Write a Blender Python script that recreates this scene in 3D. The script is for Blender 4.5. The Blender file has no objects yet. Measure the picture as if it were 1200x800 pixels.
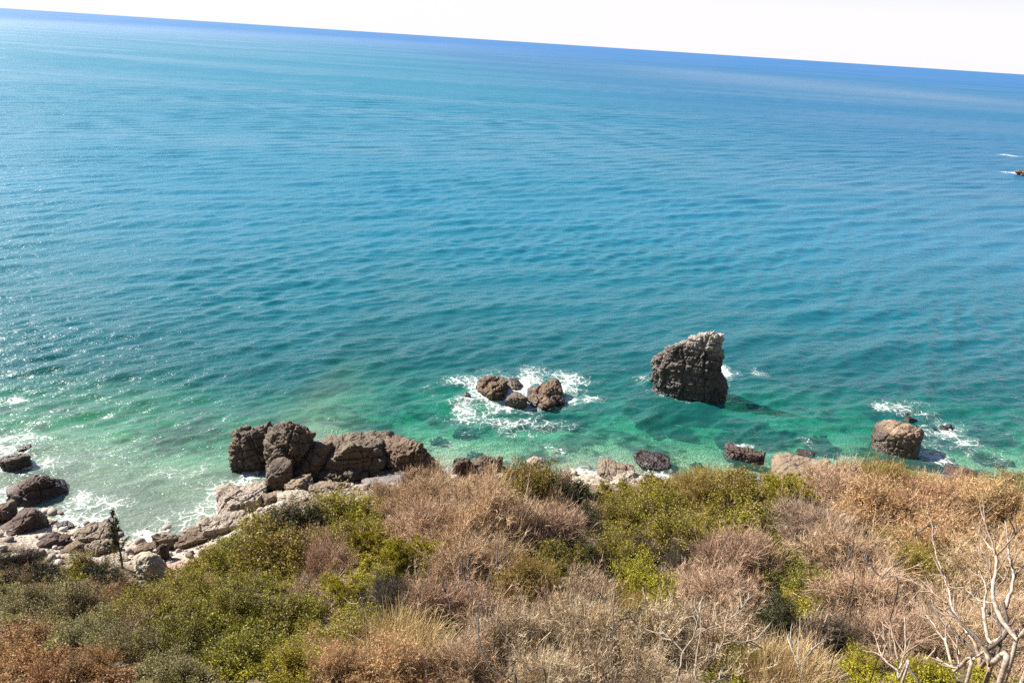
import bpy, bmesh, math
import numpy as np
from mathutils import Matrix, Vector

# ------------------------------------------------------------------ scene, camera
scn = bpy.context.scene
col = scn.collection
W0, H0, F0 = 1200.0, 800.0, 850.0        # photo size and focal length in its pixels
CAMZ = 30.0
TH = math.atan(78 / 1200.0)              # camera roll
PITCH = math.atan(351.3 / F0)
_fwd = np.array([0, math.cos(PITCH), -math.sin(PITCH)])
_x0 = np.array([1.0, 0, 0]); _u0 = np.array([0, math.sin(PITCH), math.cos(PITCH)])
_r = math.cos(TH) * _x0 + math.sin(TH) * _u0
_u = -math.sin(TH) * _x0 + math.cos(TH) * _u0
CAM = np.array([0, 0, CAMZ])

def ray(px, py):
    d = _fwd * F0 + _r * (px - W0 / 2) - _u * (py - H0 / 2)
    return d / np.linalg.norm(d)

def at(px, py, z=0.0):
    """world point seen at a photo pixel on the level z"""
    d = ray(px, py)
    return CAM + d * ((z - CAMZ) / d[2])

def proj(P):
    q = np.asarray(P) - CAM
    w = q @ _fwd
    return W0 / 2 + F0 * (q @ _r) / w, H0 / 2 - F0 * (q @ _u) / w

cam_d = bpy.data.cameras.new('camera')
cam = bpy.data.objects.new('camera', cam_d); col.objects.link(cam)
cam_d.sensor_width = 36; cam_d.lens = F0 / W0 * 36
cam_d.clip_start = 0.1; cam_d.clip_end = 120000
M = Matrix(((_r[0], _u[0], -_fwd[0], 0), (_r[1], _u[1], -_fwd[1], 0), (_r[2], _u[2], -_fwd[2], CAMZ), (0, 0, 0, 1)))
cam.matrix_world = M
scn.camera = cam

# ------------------------------------------------------------------ helpers
def hash3(ix, iy, iz, s):
    h = (ix.astype(np.int64) * 374761393 + iy.astype(np.int64) * 668265263 + iz.astype(np.int64) * 2147483647 + s * 974634777) & 0xffffffff
    h = ((h ^ (h >> 13)) * 1274126177) & 0xffffffff
    h = ((h ^ (h >> 16)) * 2246822519) & 0xffffffff
    return ((h ^ (h >> 15)) & 0xffffff) / float(0xffffff)

def vnoise(p, s=0):
    """value noise in -1..1 on (N,3) points"""
    i = np.floor(p); f = p - i; f = f * f * f * (f * (f * 6 - 15) + 10)
    i = i.astype(np.int64); r = 0
    for dx in (0, 1):
        wx = f[:, 0] if dx else 1 - f[:, 0]
        for dy in (0, 1):
            wy = f[:, 1] if dy else 1 - f[:, 1]
            for dz in (0, 1):
                wz = f[:, 2] if dz else 1 - f[:, 2]
                r = r + wx * wy * wz * hash3(i[:, 0] + dx, i[:, 1] + dy, i[:, 2] + dz, s)
    return r * 2 - 1

def fbm(p, octv=4, s=0, gain=.5, ridged=False):
    a, r = 1.0, 0
    for o in range(octv):
        n = vnoise(p * 2.03 ** o + o * 17.3, s + o)
        r = r + a * ((1 - 2 * np.abs(n)) if ridged else n); a *= gain
    return r

def worley(p, s=0):
    i = np.floor(p).astype(np.int64); b1 = np.full(len(p), 9.); b2 = b1.copy(); cid = np.zeros(len(p))
    for dx in (-1, 0, 1):
        for dy in (-1, 0, 1):
            for dz in (-1, 0, 1):
                c = i + (dx, dy, dz)
                q = c + np.stack([hash3(c[:, 0], c[:, 1], c[:, 2], s + k) for k in (1, 2, 3)], -1)
                d = np.sqrt(((q - p) ** 2).sum(1)); near = d < b1
                b2 = np.where(near, b1, np.minimum(b2, d)); cid = np.where(near, hash3(c[:, 0], c[:, 1], c[:, 2], s + 9), cid); b1 = np.minimum(b1, d)
    return b1, b2, cid

def joints(p, sp, s=0):
    """three sets of planar joints: a random value per block and the distance to the nearest crack"""
    rg = np.random.default_rng(s + 900)
    A = np.array(Matrix.Rotation(rg.uniform(0, 3.1), 3, 'Z') @ Matrix.Rotation(rg.uniform(-.35, .35), 3, 'X') @ Matrix.Rotation(rg.uniform(-.35, .35), 3, 'Y'))
    q = (p @ A.T) / np.array(sp) + rg.uniform(0, 9, 3)
    q = q + .16 * np.stack([vnoise(q * .8 + k * 7, s + k) for k in range(3)], -1)
    i = np.floor(q).astype(np.int64); f = q - i
    return hash3(i[:, 0], i[:, 1], i[:, 2], s) - .5, np.minimum(f, 1 - f).min(1)

def fbm2(x, y, sc, octv=3, s=0):
    return fbm(np.stack([x * sc, y * sc, np.zeros_like(x)], -1).reshape(-1, 3), octv, s).reshape(x.shape)

def mesh_np(name, V, F, mats=None, mi=None, smooth=False, attrs=None):
    """mesh from numpy arrays, F is (n,4) or (n,3)"""
    me = bpy.data.meshes.new(name)
    V = np.ascontiguousarray(V, np.float32); F = np.ascontiguousarray(F, np.int32)
    k = F.shape[1]
    me.vertices.add(len(V)); me.vertices.foreach_set('co', V.ravel())
    me.loops.add(F.size); me.loops.foreach_set('vertex_index', F.ravel())
    me.polygons.add(len(F)); me.polygons.foreach_set('loop_start', np.arange(0, F.size, k, dtype=np.int32))
    if smooth: me.polygons.foreach_set('use_smooth', np.ones(len(F), bool))
    for m in mats or []: me.materials.append(m)
    if mi is not None: me.polygons.foreach_set('material_index', np.ascontiguousarray(mi, np.int32))
    for n, a in (attrs or {}).items():
        at_ = me.attributes.new(n, 'FLOAT', 'POINT'); at_.data.foreach_set('value', np.ascontiguousarray(a, np.float32))
    me.update(calc_edges=True)
    return me

def link(name, me, parent=None):
    o = bpy.data.objects.new(name, me); col.objects.link(o)
    if parent is not None: o.parent = parent
    return o

def tag(o, label=None, cat=None, group=None, kind=None):
    for k, v in (('label', label), ('category', cat), ('group', group), ('kind', kind)):
        if v: o[k] = v
    return o

def cat_meshes(parts):
    Vs, Fs, o = [], [], 0
    for V, F in parts: Vs.append(V); Fs.append(F + o); o += len(V)
    return np.concatenate(Vs), np.concatenate(Fs)

class NT:
    """small node-graph builder"""
    def __init__(s, name):
        s.m = bpy.data.materials.new(name); s.m.use_nodes = True
        s.t = s.m.node_tree; s.t.nodes.clear()
        s.out = s.t.nodes.new('ShaderNodeOutputMaterial')
    def n(s, typ, ins=None, **kw):
        nd = s.t.nodes.new('ShaderNode' + typ)
        for k, v in kw.items(): setattr(nd, k, v)
        for k, v in (ins or {}).items(): s.put(nd.inputs[k], v)
        return nd
    def put(s, sock, v):
        if isinstance(v, bpy.types.NodeSocket): s.t.links.new(v, sock)
        elif isinstance(v, bpy.types.Node): s.t.links.new(v.outputs[0], sock)
        else:
            if isinstance(v, tuple) and len(v) == 3 and sock.type == 'RGBA': v = (*v, 1)
            sock.default_value = v
    def math(s, op, a, b=0.0, c=0.0, clamp=False):
        nd = s.t.nodes.new('ShaderNodeMath'); nd.operation = op; nd.use_clamp = clamp
        s.put(nd.inputs[0], a); s.put(nd.inputs[1], b); s.put(nd.inputs[2], c)
        return nd.outputs[0]
    def mix(s, f, a, b, mode='MIX'):
        nd = s.t.nodes.new('ShaderNodeMix'); nd.data_type = 'RGBA'; nd.blend_type = mode
        s.put(nd.inputs[0], f); s.put(nd.inputs[6], a); s.put(nd.inputs[7], b)
        return nd.outputs[2]
    def step(s, v, a, b, x=0.0, y=1.0):
        nd = s.t.nodes.new('ShaderNodeMapRange'); nd.interpolation_type = 'SMOOTHSTEP'
        for i, q in enumerate((v, a, b, x, y)): s.put(nd.inputs[i], q)
        return nd.outputs[0]
    def noise(s, vec, scale, detail=3.0, rough=.55, dist=0.0):
        nd = s.n('TexNoise', {'Scale': scale, 'Detail': detail, 'Roughness': rough, 'Distortion': dist})
        if vec is not None: s.put(nd.inputs['Vector'], vec)
        return nd.outputs[0]
    def attr(s, name): return s.n('Attribute', attribute_name=name).outputs['Fac']
    def ramp(s, v, *stops):
        nd = s.t.nodes.new('ShaderNodeValToRGB'); s.put(nd.inputs[0], v)
        e = nd.color_ramp.elements
        while len(e) < len(stops): e.new(.5)
        for el, (p, c) in zip(e, stops): el.position = p; el.color = (*c, 1)
        return nd.outputs[0]
    def done(s, shader): s.put(s.out.inputs['Surface'], shader); return s.m

# ------------------------------------------------------------------ terrain
# where the scrub ends at the top of the sea cliff, and the waterline, read off the photo at their own level
edge_px = [(-260, 640, 3.0), (-120, 650, 3.0), (0, 662, 3.0), (60, 668, 2.9), (130, 672, 2.8), (175, 690, 2.4), (200, 688, 2.4), (232, 664, 2.6), (262, 634, 3), (300, 605, 3.2),
           (360, 592, 3.4), (430, 584, 3.5), (480, 561, 3.8), (520, 554, 4), (560, 561, 4), (610, 547, 4.3), (650, 551, 4), (690, 573, 3.6),
           (720, 573, 3.6), (770, 563, 4), (820, 551, 4.2), (870, 553, 4.2), (940, 557, 4.2), (980, 547, 4.5), (1050, 541, 4.6), (1090, 557, 4.3), (1140, 565, 4.2),
           (1200, 559, 4.4), (1320, 565, 4.6), (1460, 571, 5)]
shore_px = [(-260, 610), (-120, 600), (-20, 600), (40, 612), (100, 630), (170, 636), (225, 628), (262, 600), (300, 572), (345, 560), (430, 552), (500, 548),
            (550, 556), (620, 556), (690, 556), (760, 560), (820, 566), (900, 566), (960, 566), (1020, 560), (1100, 570), (1200, 572), (1320, 580), (1460, 585)]
E = np.array([list(at(x, y, z)[:2]) + [z - .75] for x, y, z in edge_px])
S = np.array([at(x, y, 0)[:2] for x, y in shore_px])
E = E[np.argsort(E[:, 0])]; S = S[np.argsort(S[:, 0])]

def smooth_interp(x, xp, fp, w=.8):
    return sum(np.interp(x + d * w, xp, fp) for d in (-1, -.5, 0, .5, 1)) / 5

def Hland(X, Y):
    X = np.asarray(X, float); Y = np.asarray(Y, float)
    ye = smooth_interp(X, E[:, 0], E[:, 1]); ze = smooth_interp(X, E[:, 0], E[:, 2])
    ys = np.maximum(smooth_interp(X, S[:, 0], S[:, 1]), ye + 1.2)
    # slope from the photographer's ledge down to the cliff edge
    yk = 11.0; zk = 14.3
    t = np.clip((ye - Y) / (ye - yk), 0, 1)
    up = ze + (zk - ze) * (0.86 * t + .14 * t * t)
    k = np.clip((yk - Y) / 10.8, 0, 1)
    near = zk + (28.2 - zk) * (k ** 1.6)
    land = np.where(Y > yk, up, near)
    c = np.clip((Y - ye) / (ys - ye), 0, 1)
    c = c * c * (3 - 2 * c)
    cliff = ze * (1 - c)
    s = np.maximum(Y - ys, 0)
    shelf = np.clip((-10 - X) / 6, 0, 1)
    sea = -(0.10 * s - .05 * shelf * np.minimum(s, 9) + 0.0035 * s ** 2 * np.exp(-s / 60)) - (0.4 - .3 * shelf) * (1 - np.exp(-s / 2))
    sea = np.maximum(sea, -16)
    return np.where(Y < ye, land, np.where(Y < ys, cliff, sea)), ye, ys

def H(X, Y):
    X = np.asarray(X, float); Y = np.asarray(Y, float)
    z, ye, ys = Hland(X, Y)
    n = fbm2(X, Y, .11, 3, 5) * .55 + fbm2(X, Y, .6, 2, 9) * .12
    amp = np.where(Y < ye, np.clip((ye - Y) / 6, .3, 1) * np.clip((Y + 1) / 12, 0, 1), np.where(Y < ys, .35, np.clip((Y - ys) / 12, .12, .8)))
    return z + n * amp

def hit(px, py, lift=0.0):
    """first point on a pixel's ray that lies LIFT above the land"""
    d = ray(px, py); tt = np.arange(6, 130, .1)
    P = CAM + d * tt[:, None]
    g = P[:, 2] - np.maximum(H(P[:, 0], P[:, 1]), -.5) - lift
    i = int(np.argmax(g < 0)) if (g < 0).any() else len(tt) - 1
    return P[i]

xs = np.concatenate([np.linspace(-160, -62, 30)[:-1], np.arange(-62, 66, .45), np.linspace(66, 170, 30)])
ysg = np.concatenate([np.linspace(-120, -4, 24)[:-1], np.arange(-4, 76, .4), np.geomspace(76, 420, 60)])
GX, GY = np.meshgrid(xs, ysg)
GZ = H(GX, GY)
nx, ny = len(xs), len(ysg)
ii = np.arange(nx * ny).reshape(ny, nx)
GF = np.stack([ii[:-1, :-1], ii[:-1, 1:], ii[1:, 1:], ii[1:, :-1]], -1).reshape(-1, 4)
RE = hit(212, 655)
red = np.exp(-(((GX - RE[0]) / 1.5) ** 2 + ((GY - RE[1]) / 1.6) ** 2))

g = NT('earth_and_seabed')
pos = g.n('NewGeometry').outputs['Position']
sep = g.n('SeparateXYZ', {0: pos}); z = sep.outputs[2]
n1 = g.noise(pos, .9, 6); n2 = g.noise(pos, 6, 4); n3 = g.noise(pos, .16, 4, .6)
soil = g.ramp(n1, (.3, (.07, .048, .024)), (.7, (.19, .135, .07)))
soil = g.mix(g.step(g.attr('red'), .25, .7), soil, g.ramp(n2, (.3, (.22, .10, .06)), (.7, (.36, .19, .12))))
peb = g.n('TexVoronoi', {'Vector': pos, 'Scale': 5.5}, feature='F1')
beach = g.mix(.55, g.ramp(n2, (.3, (.27, .22, .165)), (.7, (.48, .41, .33))), g.n('RGBToBW', {0: peb.outputs['Color']}).outputs[0], 'SOFT_LIGHT')
sand = g.ramp(n1, (.3, (.42, .42, .28)), (.7, (.72, .70, .52)))
weed = g.step(g.math('ADD', n3, g.math('MULTIPLY', g.math('SUBTRACT', n1, .5), .5)), .46, .60)
bed = g.mix(g.math('MULTIPLY', weed, .93), sand, (.035, .045, .03))
zz = g.math('ADD', z, g.math('MULTIPLY', g.math('SUBTRACT', n1, .5), .8))
c = g.mix(g.step(zz, .75, 1.5), beach, soil)
c = g.mix(g.step(zz, -.15, -.75), c, bed)
b = g.n('Bump', {'Strength': .8, 'Distance': .12, 'Height': g.math('ADD', n2, peb.outputs['Distance'])})
M_GROUND = g.done(g.n('BsdfPrincipled', {'Base Color': c, 'Roughness': .9, 'Normal': b}))
o = link('ground', mesh_np('ground', np.stack([GX, GY, GZ], -1).reshape(-1, 3), GF, [M_GROUND], smooth=True, attrs={'red': red.ravel()}))
tag(o, kind='structure')

# ------------------------------------------------------------------ sea
def wpt(px, py): return at(px, py, 0)[:2]
# foam patches: photo pixel centre, half width, half height, strength
FOAM = [(606, 462, 92, 38, .86), (600, 478, 75, 22, .7), (575, 452, 45, 20, .5), (655, 455, 42, 22, .7), (548, 476, 30, 16, .4), (757, 447, 18, 12, .6), (848, 438, 14, 11, .9), (876, 437, 30, 8, .42), (815, 466, 50, 8, .5),
        (1072, 484, 46, 16, .52), (1060, 481, 16, 6, .6), (1110, 510, 60, 36, .45), (1035, 478, 18, 8, .5), (1090, 535, 60, 14, .48), (870, 521, 20, 4, .5), (640, 532, 110, 22, .27),
        (530, 455, 18, 14, .35), (700, 556, 60, 10, .5), (780, 560, 60, 12, .42), (545, 512, 40, 20, .28),
        (18, 468, 24, 6, .85), (20, 512, 40, 16, .52), (45, 545, 60, 26, .52), (25, 580, 60, 26, .5), (95, 590, 70, 34, .44), (150, 605, 110, 40, .46), (210, 612, 110, 28, .52),
        (190, 628, 100, 9, .7), (275, 572, 40, 36, .75), (295, 545, 26, 22, .5), (60, 610, 70, 22, .85), (235, 560, 90, 50, .40), (130, 545, 120, 40, .34),
        (1182, 182, 12, 1.6, .62), (1190, 203, 14, 2.2, .8), (520, 520, 30, 14, .3), (940, 520, 30, 18, .3), (-60, 560, 90, 60, .7), (1230, 520, 60, 30, .4)]
rr = np.concatenate([np.geomspace(24, 430, 1000), np.geomspace(430, 60000, 110)[1:]])
aa = np.radians(np.concatenate([np.linspace(-85, -43, 90)[:-1], np.linspace(-43, 43, 1150), np.linspace(43, 85, 90)[1:]]))
A, Rr = np.meshgrid(aa, rr)
SX, SY = Rr * np.sin(A), Rr * np.cos(A)
SZ = np.zeros_like(SX)
rng = np.random.default_rng(11)
cell = np.maximum(Rr * .0029, Rr * math.radians(86 / 1150))
fade_all = np.clip(1 - (Rr - 200) / 900, 0, 1)
depth0 = None
zb, ye_, ys_ = Hland(SX, np.minimum(SY, 420))
DEP = np.maximum(-zb, 0.02)
shoal = np.clip(DEP / 1.2, .12, 1)
grp = 0.75 + .5 * fbm2(SX, SY, .035, 2, 3)
for q in range(100):
    lam = float(np.exp(rng.uniform(math.log(.5), math.log(14))))
    th = math.radians(-60 + rng.normal() * (13 if lam > 3 else 24))
    k = 2 * math.pi / lam
    amp = .0075 * lam ** .52 * rng.uniform(.5, 1.4)
    w = np.clip((lam / cell - 3.0) / 3, 0, 1)
    ph = rng.uniform(0, 6.28)
    s_ = np.sin(k * (SX * math.cos(th) + SY * math.sin(th)) + ph)
    SZ += amp * w * (s_ + .22 * (s_ * s_ - .5)) * shoal * (grp if lam < 5 else 1)
foam = np.zeros_like(SX)
for px, py, hw, hh, st in FOAM:
    c0 = wpt(px, py); dx = wpt(px + hw, py)[0] - c0[0]
    top, bot = wpt(px, py - hh), wpt(px, py + hh)
    dy = (top[1] - bot[1]) / 2
    # the photo's rows tilt with the camera's roll
    e = ((SX - c0[0]) / dx) ** 2 + ((SY - c0[1]) / dy) ** 2
    foam = np.maximum(foam, st * np.exp(-1.1 * e)) + .12 * st * np.exp(-1.1 * e) * (foam > .05)
wash = np.clip(1 - DEP / .5, 0, 1) * np.where(SX < -13, .46, .34) * np.where(DEP < .16, 1.3, 1)
foam = np.clip(np.maximum(foam * np.where(SX < -11, .78, .95), wash), 0, 1.2)
foam *= np.clip(.84 + .55 * fbm2(SX, SY, .5, 3, 21), .2, 1.4)

calm = np.zeros_like(SX)
for px, py, hw, hh, st in [(960, 101, 260, 8, 1.0), (830, 86, 130, 4, .7), (1130, 116, 120, 5, .7), (140, 33, 330, 8, .9), (480, 52, 200, 5, .4), (262, 368, 30, 6, -.8), (105, 318, 30, 5, -.8), (60, 300, 30, 4, -.5), (180, 350, 24, 4, -.4)]:
    c0 = wpt(px, py); a0, a1 = wpt(px - hw, py - hw * .065), wpt(px + hw, py + hw * .065)
    ax = (a1 - a0) / 2; L = np.hypot(*ax); ax = ax / L; ay = np.array([-ax[1], ax[0]])
    hy = abs((wpt(px, py - hh) - wpt(px, py + hh)) @ ay) / 2
    U_, V_ = (SX - c0[0]) * ax[0] + (SY - c0[1]) * ax[1], (SX - c0[0]) * ay[0] + (SY - c0[1]) * ay[1]
    calm += st * np.exp(-(U_ / L) ** 2 * 1.5 - (V_ / hy) ** 2 * 1.2)
g = NT('sea_water')
pos = g.n('NewGeometry').outputs['Position']
sx = g.n('SeparateXYZ', {0: pos})
dep = g.attr('depth'); fo = g.attr('foam')
dist = g.n('VectorMath', {0: pos}, operation='LENGTH').outputs['Value']
mp = g.n('Mapping', {'Vector': pos, 'Rotation': (0, 0, math.radians(-60)), 'Scale': (1.0, 2.6, 1.0)}, vector_type='TEXTURE')
r1 = g.noise(mp, 1.5, 4, .6); r2 = g.noise(mp, 5.0, 3, .6); r3 = g.noise(mp, .33, 3, .6); r4 = g.noise(mp, .07, 3, .6)
slick = g.noise(g.n('Mapping', {'Vector': pos, 'Rotation': (0, 0, math.radians(8)), 'Scale': (.0022, .012, 1)}), 1, 4, .6, .6)
rip = g.step(slick, .32, .62, .6, 1.0)
r0 = g.noise(g.n('Mapping', {'Vector': pos, 'Rotation': (0, 0, math.radians(-68)), 'Scale': (1.0, 4.0, 1.0)}, vector_type='TEXTURE'), .8, 3, .6, .4)
h = g.math('ADD', g.math('MULTIPLY', r1, .36), g.math('MULTIPLY', r2, .13))
h = g.math('ADD', h, g.math('MULTIPLY', r0, .34))
h = g.math('ADD', h, g.math('MULTIPLY', r3, .10))
farw = g.step(dist, 120, 500)
h = g.math('ADD', h, g.math('MULTIPLY', g.math('MULTIPLY', r4, farw), 2.2))
bump = g.n('Bump', {'Strength': 1.0, 'Distance': 1.0, 'Height': g.math('MULTIPLY', h, rip)})
# the water's own colour: green over the shallows, teal, then deep blue further out
patch = g.noise(pos, .035, 3, .6)
d2 = g.math('MULTIPLY', dep, g.math('ADD', .6, g.math('MULTIPLY', patch, .8)))
body = g.ramp(g.math('MULTIPLY', d2, 1 / 16.0), (.0, (.10, .28, .20)), (.08, (.012, .165, .135)), (.2, (.005, .100, .112)), (.5, (.003, .112, .152)), (1.0, (.003, .135, .215)))
blue = g.step(g.math('ADD', g.math('MULTIPLY', sx.outputs[0], .9), g.math('MULTIPLY', sx.outputs[1], .22)), 20, 260)
body = g.mix(g.math('MULTIPLY', blue, .65), body, (.002, .085, .205))
body = g.mix(g.math('MULTIPLY', g.step(dist, 350, 3500), .85), body, (.003, .105, .30))
turb = g.math('SUBTRACT', 1.0, g.math('EXPONENT', g.math('MULTIPLY', dep, -.36)))
milky = g.math('MULTIPLY', g.step(fo, .15, .85), .45)
tint = g.mix(g.step(dep, 0, 2.2), (.93, .97, .93), (.17, .86, .64))
silt = g.math('MULTIPLY', g.step(sx.outputs[0], -9, -17), g.step(dep, 3.2, .3))
body = g.mix(g.math('MULTIPLY', silt, .7), body, (.19, .225, .175))
turb = g.math('MAXIMUM', turb, g.math('MULTIPLY', silt, .45))
under = g.n('MixShader', {0: turb, 1: g.n('BsdfTransparent', {'Color': tint}), 2: g.n('BsdfDiffuse', {'Color': body})})
under = g.n('MixShader', {0: milky, 1: under, 2: g.n('BsdfDiffuse', {'Color': (.34, .42, .34)})})
# seen at a low angle a rough sea shows mostly the near faces of its waves, so its mirror never goes past a share
fr = g.n('Fresnel', {'IOR': 1.333, 'Normal': bump}).outputs[0]
fr = g.math('MINIMUM', fr, g.math('MULTIPLY', g.step(dist, 60, 600, .55, .24), g.math('ADD', g.step(slick, .60, .34, .85, 1.3), g.math('MULTIPLY', g.attr('calm'), g.math('MULTIPLY', slick, 1.5)))))
gl = g.n('BsdfGlossy', {'Color': (1, 1, 1), 'Roughness': g.step(dist, 60, 900, .25, .36), 'Normal': bump})
sh = g.n('MixShader', {0: fr, 1: under, 2: gl})
# foam: lacy cells that close up where there is more of it
wv = g.n('VectorMath', {0: pos, 1: g.n('VectorMath', {0: g.n('TexNoise', {'Vector': pos, 'Scale': .9, 'Detail': 4.0}).outputs['Color'], 1: (1.5, 1.5, 0)}, operation='MULTIPLY')}, operation='ADD')
v1 = g.n('TexVoronoi', {'Vector': wv, 'Scale': 1.15}, feature='DISTANCE_TO_EDGE').outputs[0]
v2 = g.n('TexVoronoi', {'Vector': wv, 'Scale': 3.1}, feature='DISTANCE_TO_EDGE').outputs[0]
lace = g.math('MINIMUM', g.math('MULTIPLY', v1, 3.4), g.math('ADD', g.math('MULTIPLY', v2, 3.4), .10))
fn = g.noise(wv, 5.0, 4, .7)
need = g.math('ADD', g.math('MULTIPLY', lace, .95), g.math('MULTIPLY', g.math('SUBTRACT', fn, .45), .75))
fm = g.step(g.math('SUBTRACT', g.math('MULTIPLY', fo, .92), need), .12, .34)
fm = g.math('MULTIPLY', fm, g.step(fo, .06, .25))
fb = g.n('Bump', {'Strength': .6, 'Distance': .1, 'Height': fn})
sh = g.n('MixShader', {0: fm, 1: sh, 2: g.n('BsdfDiffuse', {'Color': (.60, .61, .60), 'Normal': fb})})
M_SEA = g.done(sh)
nr, na = SX.shape
ii = np.arange(nr * na).reshape(nr, na)
SF = np.stack([ii[:-1, :-1], ii[1:, :-1], ii[1:, 1:], ii[:-1, 1:]], -1).reshape(-1, 4)[:, ::-1]
o = link('sea_water', mesh_np('sea_water', np.stack([SX, SY, SZ], -1).reshape(-1, 3), SF, [M_SEA], smooth=True, attrs={'depth': DEP.ravel(), 'foam': foam.ravel(), 'calm': calm.ravel()}))
tag(o, kind='structure')

# ------------------------------------------------------------------ rocks
def rock_mat(name, dark, light, spot=(.45, .40, .34), spots=.25, wet=.55, pale_z=None, pale=(.62, .54, .43), scale=1.0, rough=.85):
    g = NT(name)
    pos = g.n('NewGeometry').outputs['Position']; z = g.n('SeparateXYZ', {0: pos}).outputs[2]
    a = g.noise(pos, .8 * scale, 6, .65); b = g.noise(pos, 5 * scale, 5, .7); c3 = g.noise(pos, 1.9 * scale, 4, .6, .8)
    c = g.ramp(g.math('ADD', g.math('MULTIPLY', a, .6), g.math('MULTIPLY', b, .4)), (.36, dark), (.64, light))
    c = g.mix(g.math('MULTIPLY', g.step(c3, .56, .66), .55), c, tuple(x * .45 for x in dark))
    vo = g.n('TexVoronoi', {'Vector': pos, 'Scale': 7.0 * scale, 'Randomness': 1.0}, feature='F1')
    sp = g.math('MULTIPLY', g.step(vo.outputs[0], .32, .2), g.step(g.n('SeparateColor', {0: vo.outputs['Color']}).outputs[0], 1 - spots, 1 - spots + .05))
    c = g.mix(g.math('MULTIPLY', sp, .75), c, spot)
    c = g.mix(1.0, c, (.60, .59, .56), 'MULTIPLY')
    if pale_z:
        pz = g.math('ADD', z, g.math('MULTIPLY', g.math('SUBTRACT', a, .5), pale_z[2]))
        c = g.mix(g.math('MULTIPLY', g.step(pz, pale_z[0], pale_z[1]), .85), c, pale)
    zz = g.math('ADD', z, g.math('MULTIPLY', g.math('SUBTRACT', a, .5), .7))
    wt = g.step(zz, wet + .35, wet - .15)
    c = g.mix(g.math('MULTIPLY', wt, .78), c, tuple(x * .28 for x in dark))
    bm = g.n('Bump', {'Strength': .8, 'Distance': .14, 'Height': g.math('ADD', g.math('ADD', b, g.math('MULTIPLY', c3, 1.5)), g.math('MULTIPLY', g.math('SUBTRACT', .5, vo.outputs[0]), .3))})
    ro = g.math('SUBTRACT', rough, g.math('MULTIPLY', wt, .5))
    return g.done(g.n('BsdfPrincipled', {'Base Color': c, 'Roughness': ro, 'Normal': bm}))

RM = {
    'dark': rock_mat('dark_brown_rock', (.105, .075, .055), (.25, .18, .135)),
    'conglomerate': rock_mat('conglomerate_rock', (.11, .085, .065), (.27, .205, .155), spots=.4, spot=(.36, .32, .28)),
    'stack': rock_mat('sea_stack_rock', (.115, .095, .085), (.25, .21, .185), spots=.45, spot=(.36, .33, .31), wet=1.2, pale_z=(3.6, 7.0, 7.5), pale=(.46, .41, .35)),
    'tan': rock_mat('tan_rock', (.24, .175, .125), (.46, .35, .26), spots=.15, wet=.3),
    'pale': rock_mat('pale_rock', (.40, .32, .26), (.62, .52, .43), spots=.12, wet=.1, spot=(.66, .58, .5)),
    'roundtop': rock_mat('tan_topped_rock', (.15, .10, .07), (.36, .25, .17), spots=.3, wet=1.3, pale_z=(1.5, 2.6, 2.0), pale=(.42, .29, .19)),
    'bedded': rock_mat('bedded_brown_rock', (.13, .095, .068), (.31, .235, .17), spots=.2),
    'layered': rock_mat('layered_tan_rock', (.20, .14, .095), (.44, .335, .235), spots=.1, wet=.2),
    'cream': rock_mat('cream_rock', (.50, .42, .33), (.70, .62, .50), spots=.08, wet=-1, spot=(.7, .62, .5)),
    'lilac': rock_mat('lilac_grey_rock', (.22, .185, .185), (.36, .31, .30), spots=.1, wet=-.5),
    'maroon': rock_mat('maroon_rock', (.085, .05, .042), (.19, .115, .09), spots=.08, wet=.5),
    'warm': rock_mat('warm_brown_rock', (.15, .095, .06), (.33, .22, .15), spots=.3, wet=.4),
    'weed': rock_mat('weedy_reef_rock', (.04, .035, .026), (.10, .085, .06), spots=.15, wet=.2),
}
_ico = {}
def ico(sub):
    if sub not in _ico:
        bm = bmesh.new(); bmesh.ops.create_icosphere(bm, subdivisions=sub, radius=1)
        V = np.array([v.co[:] for v in bm.verts]); F = np.array([[v.index for v in f.verts] for f in bm.faces]); bm.free()
        _ico[sub] = (V / np.linalg.norm(V, axis=1)[:, None], F)
    return _ico[sub]

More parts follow.
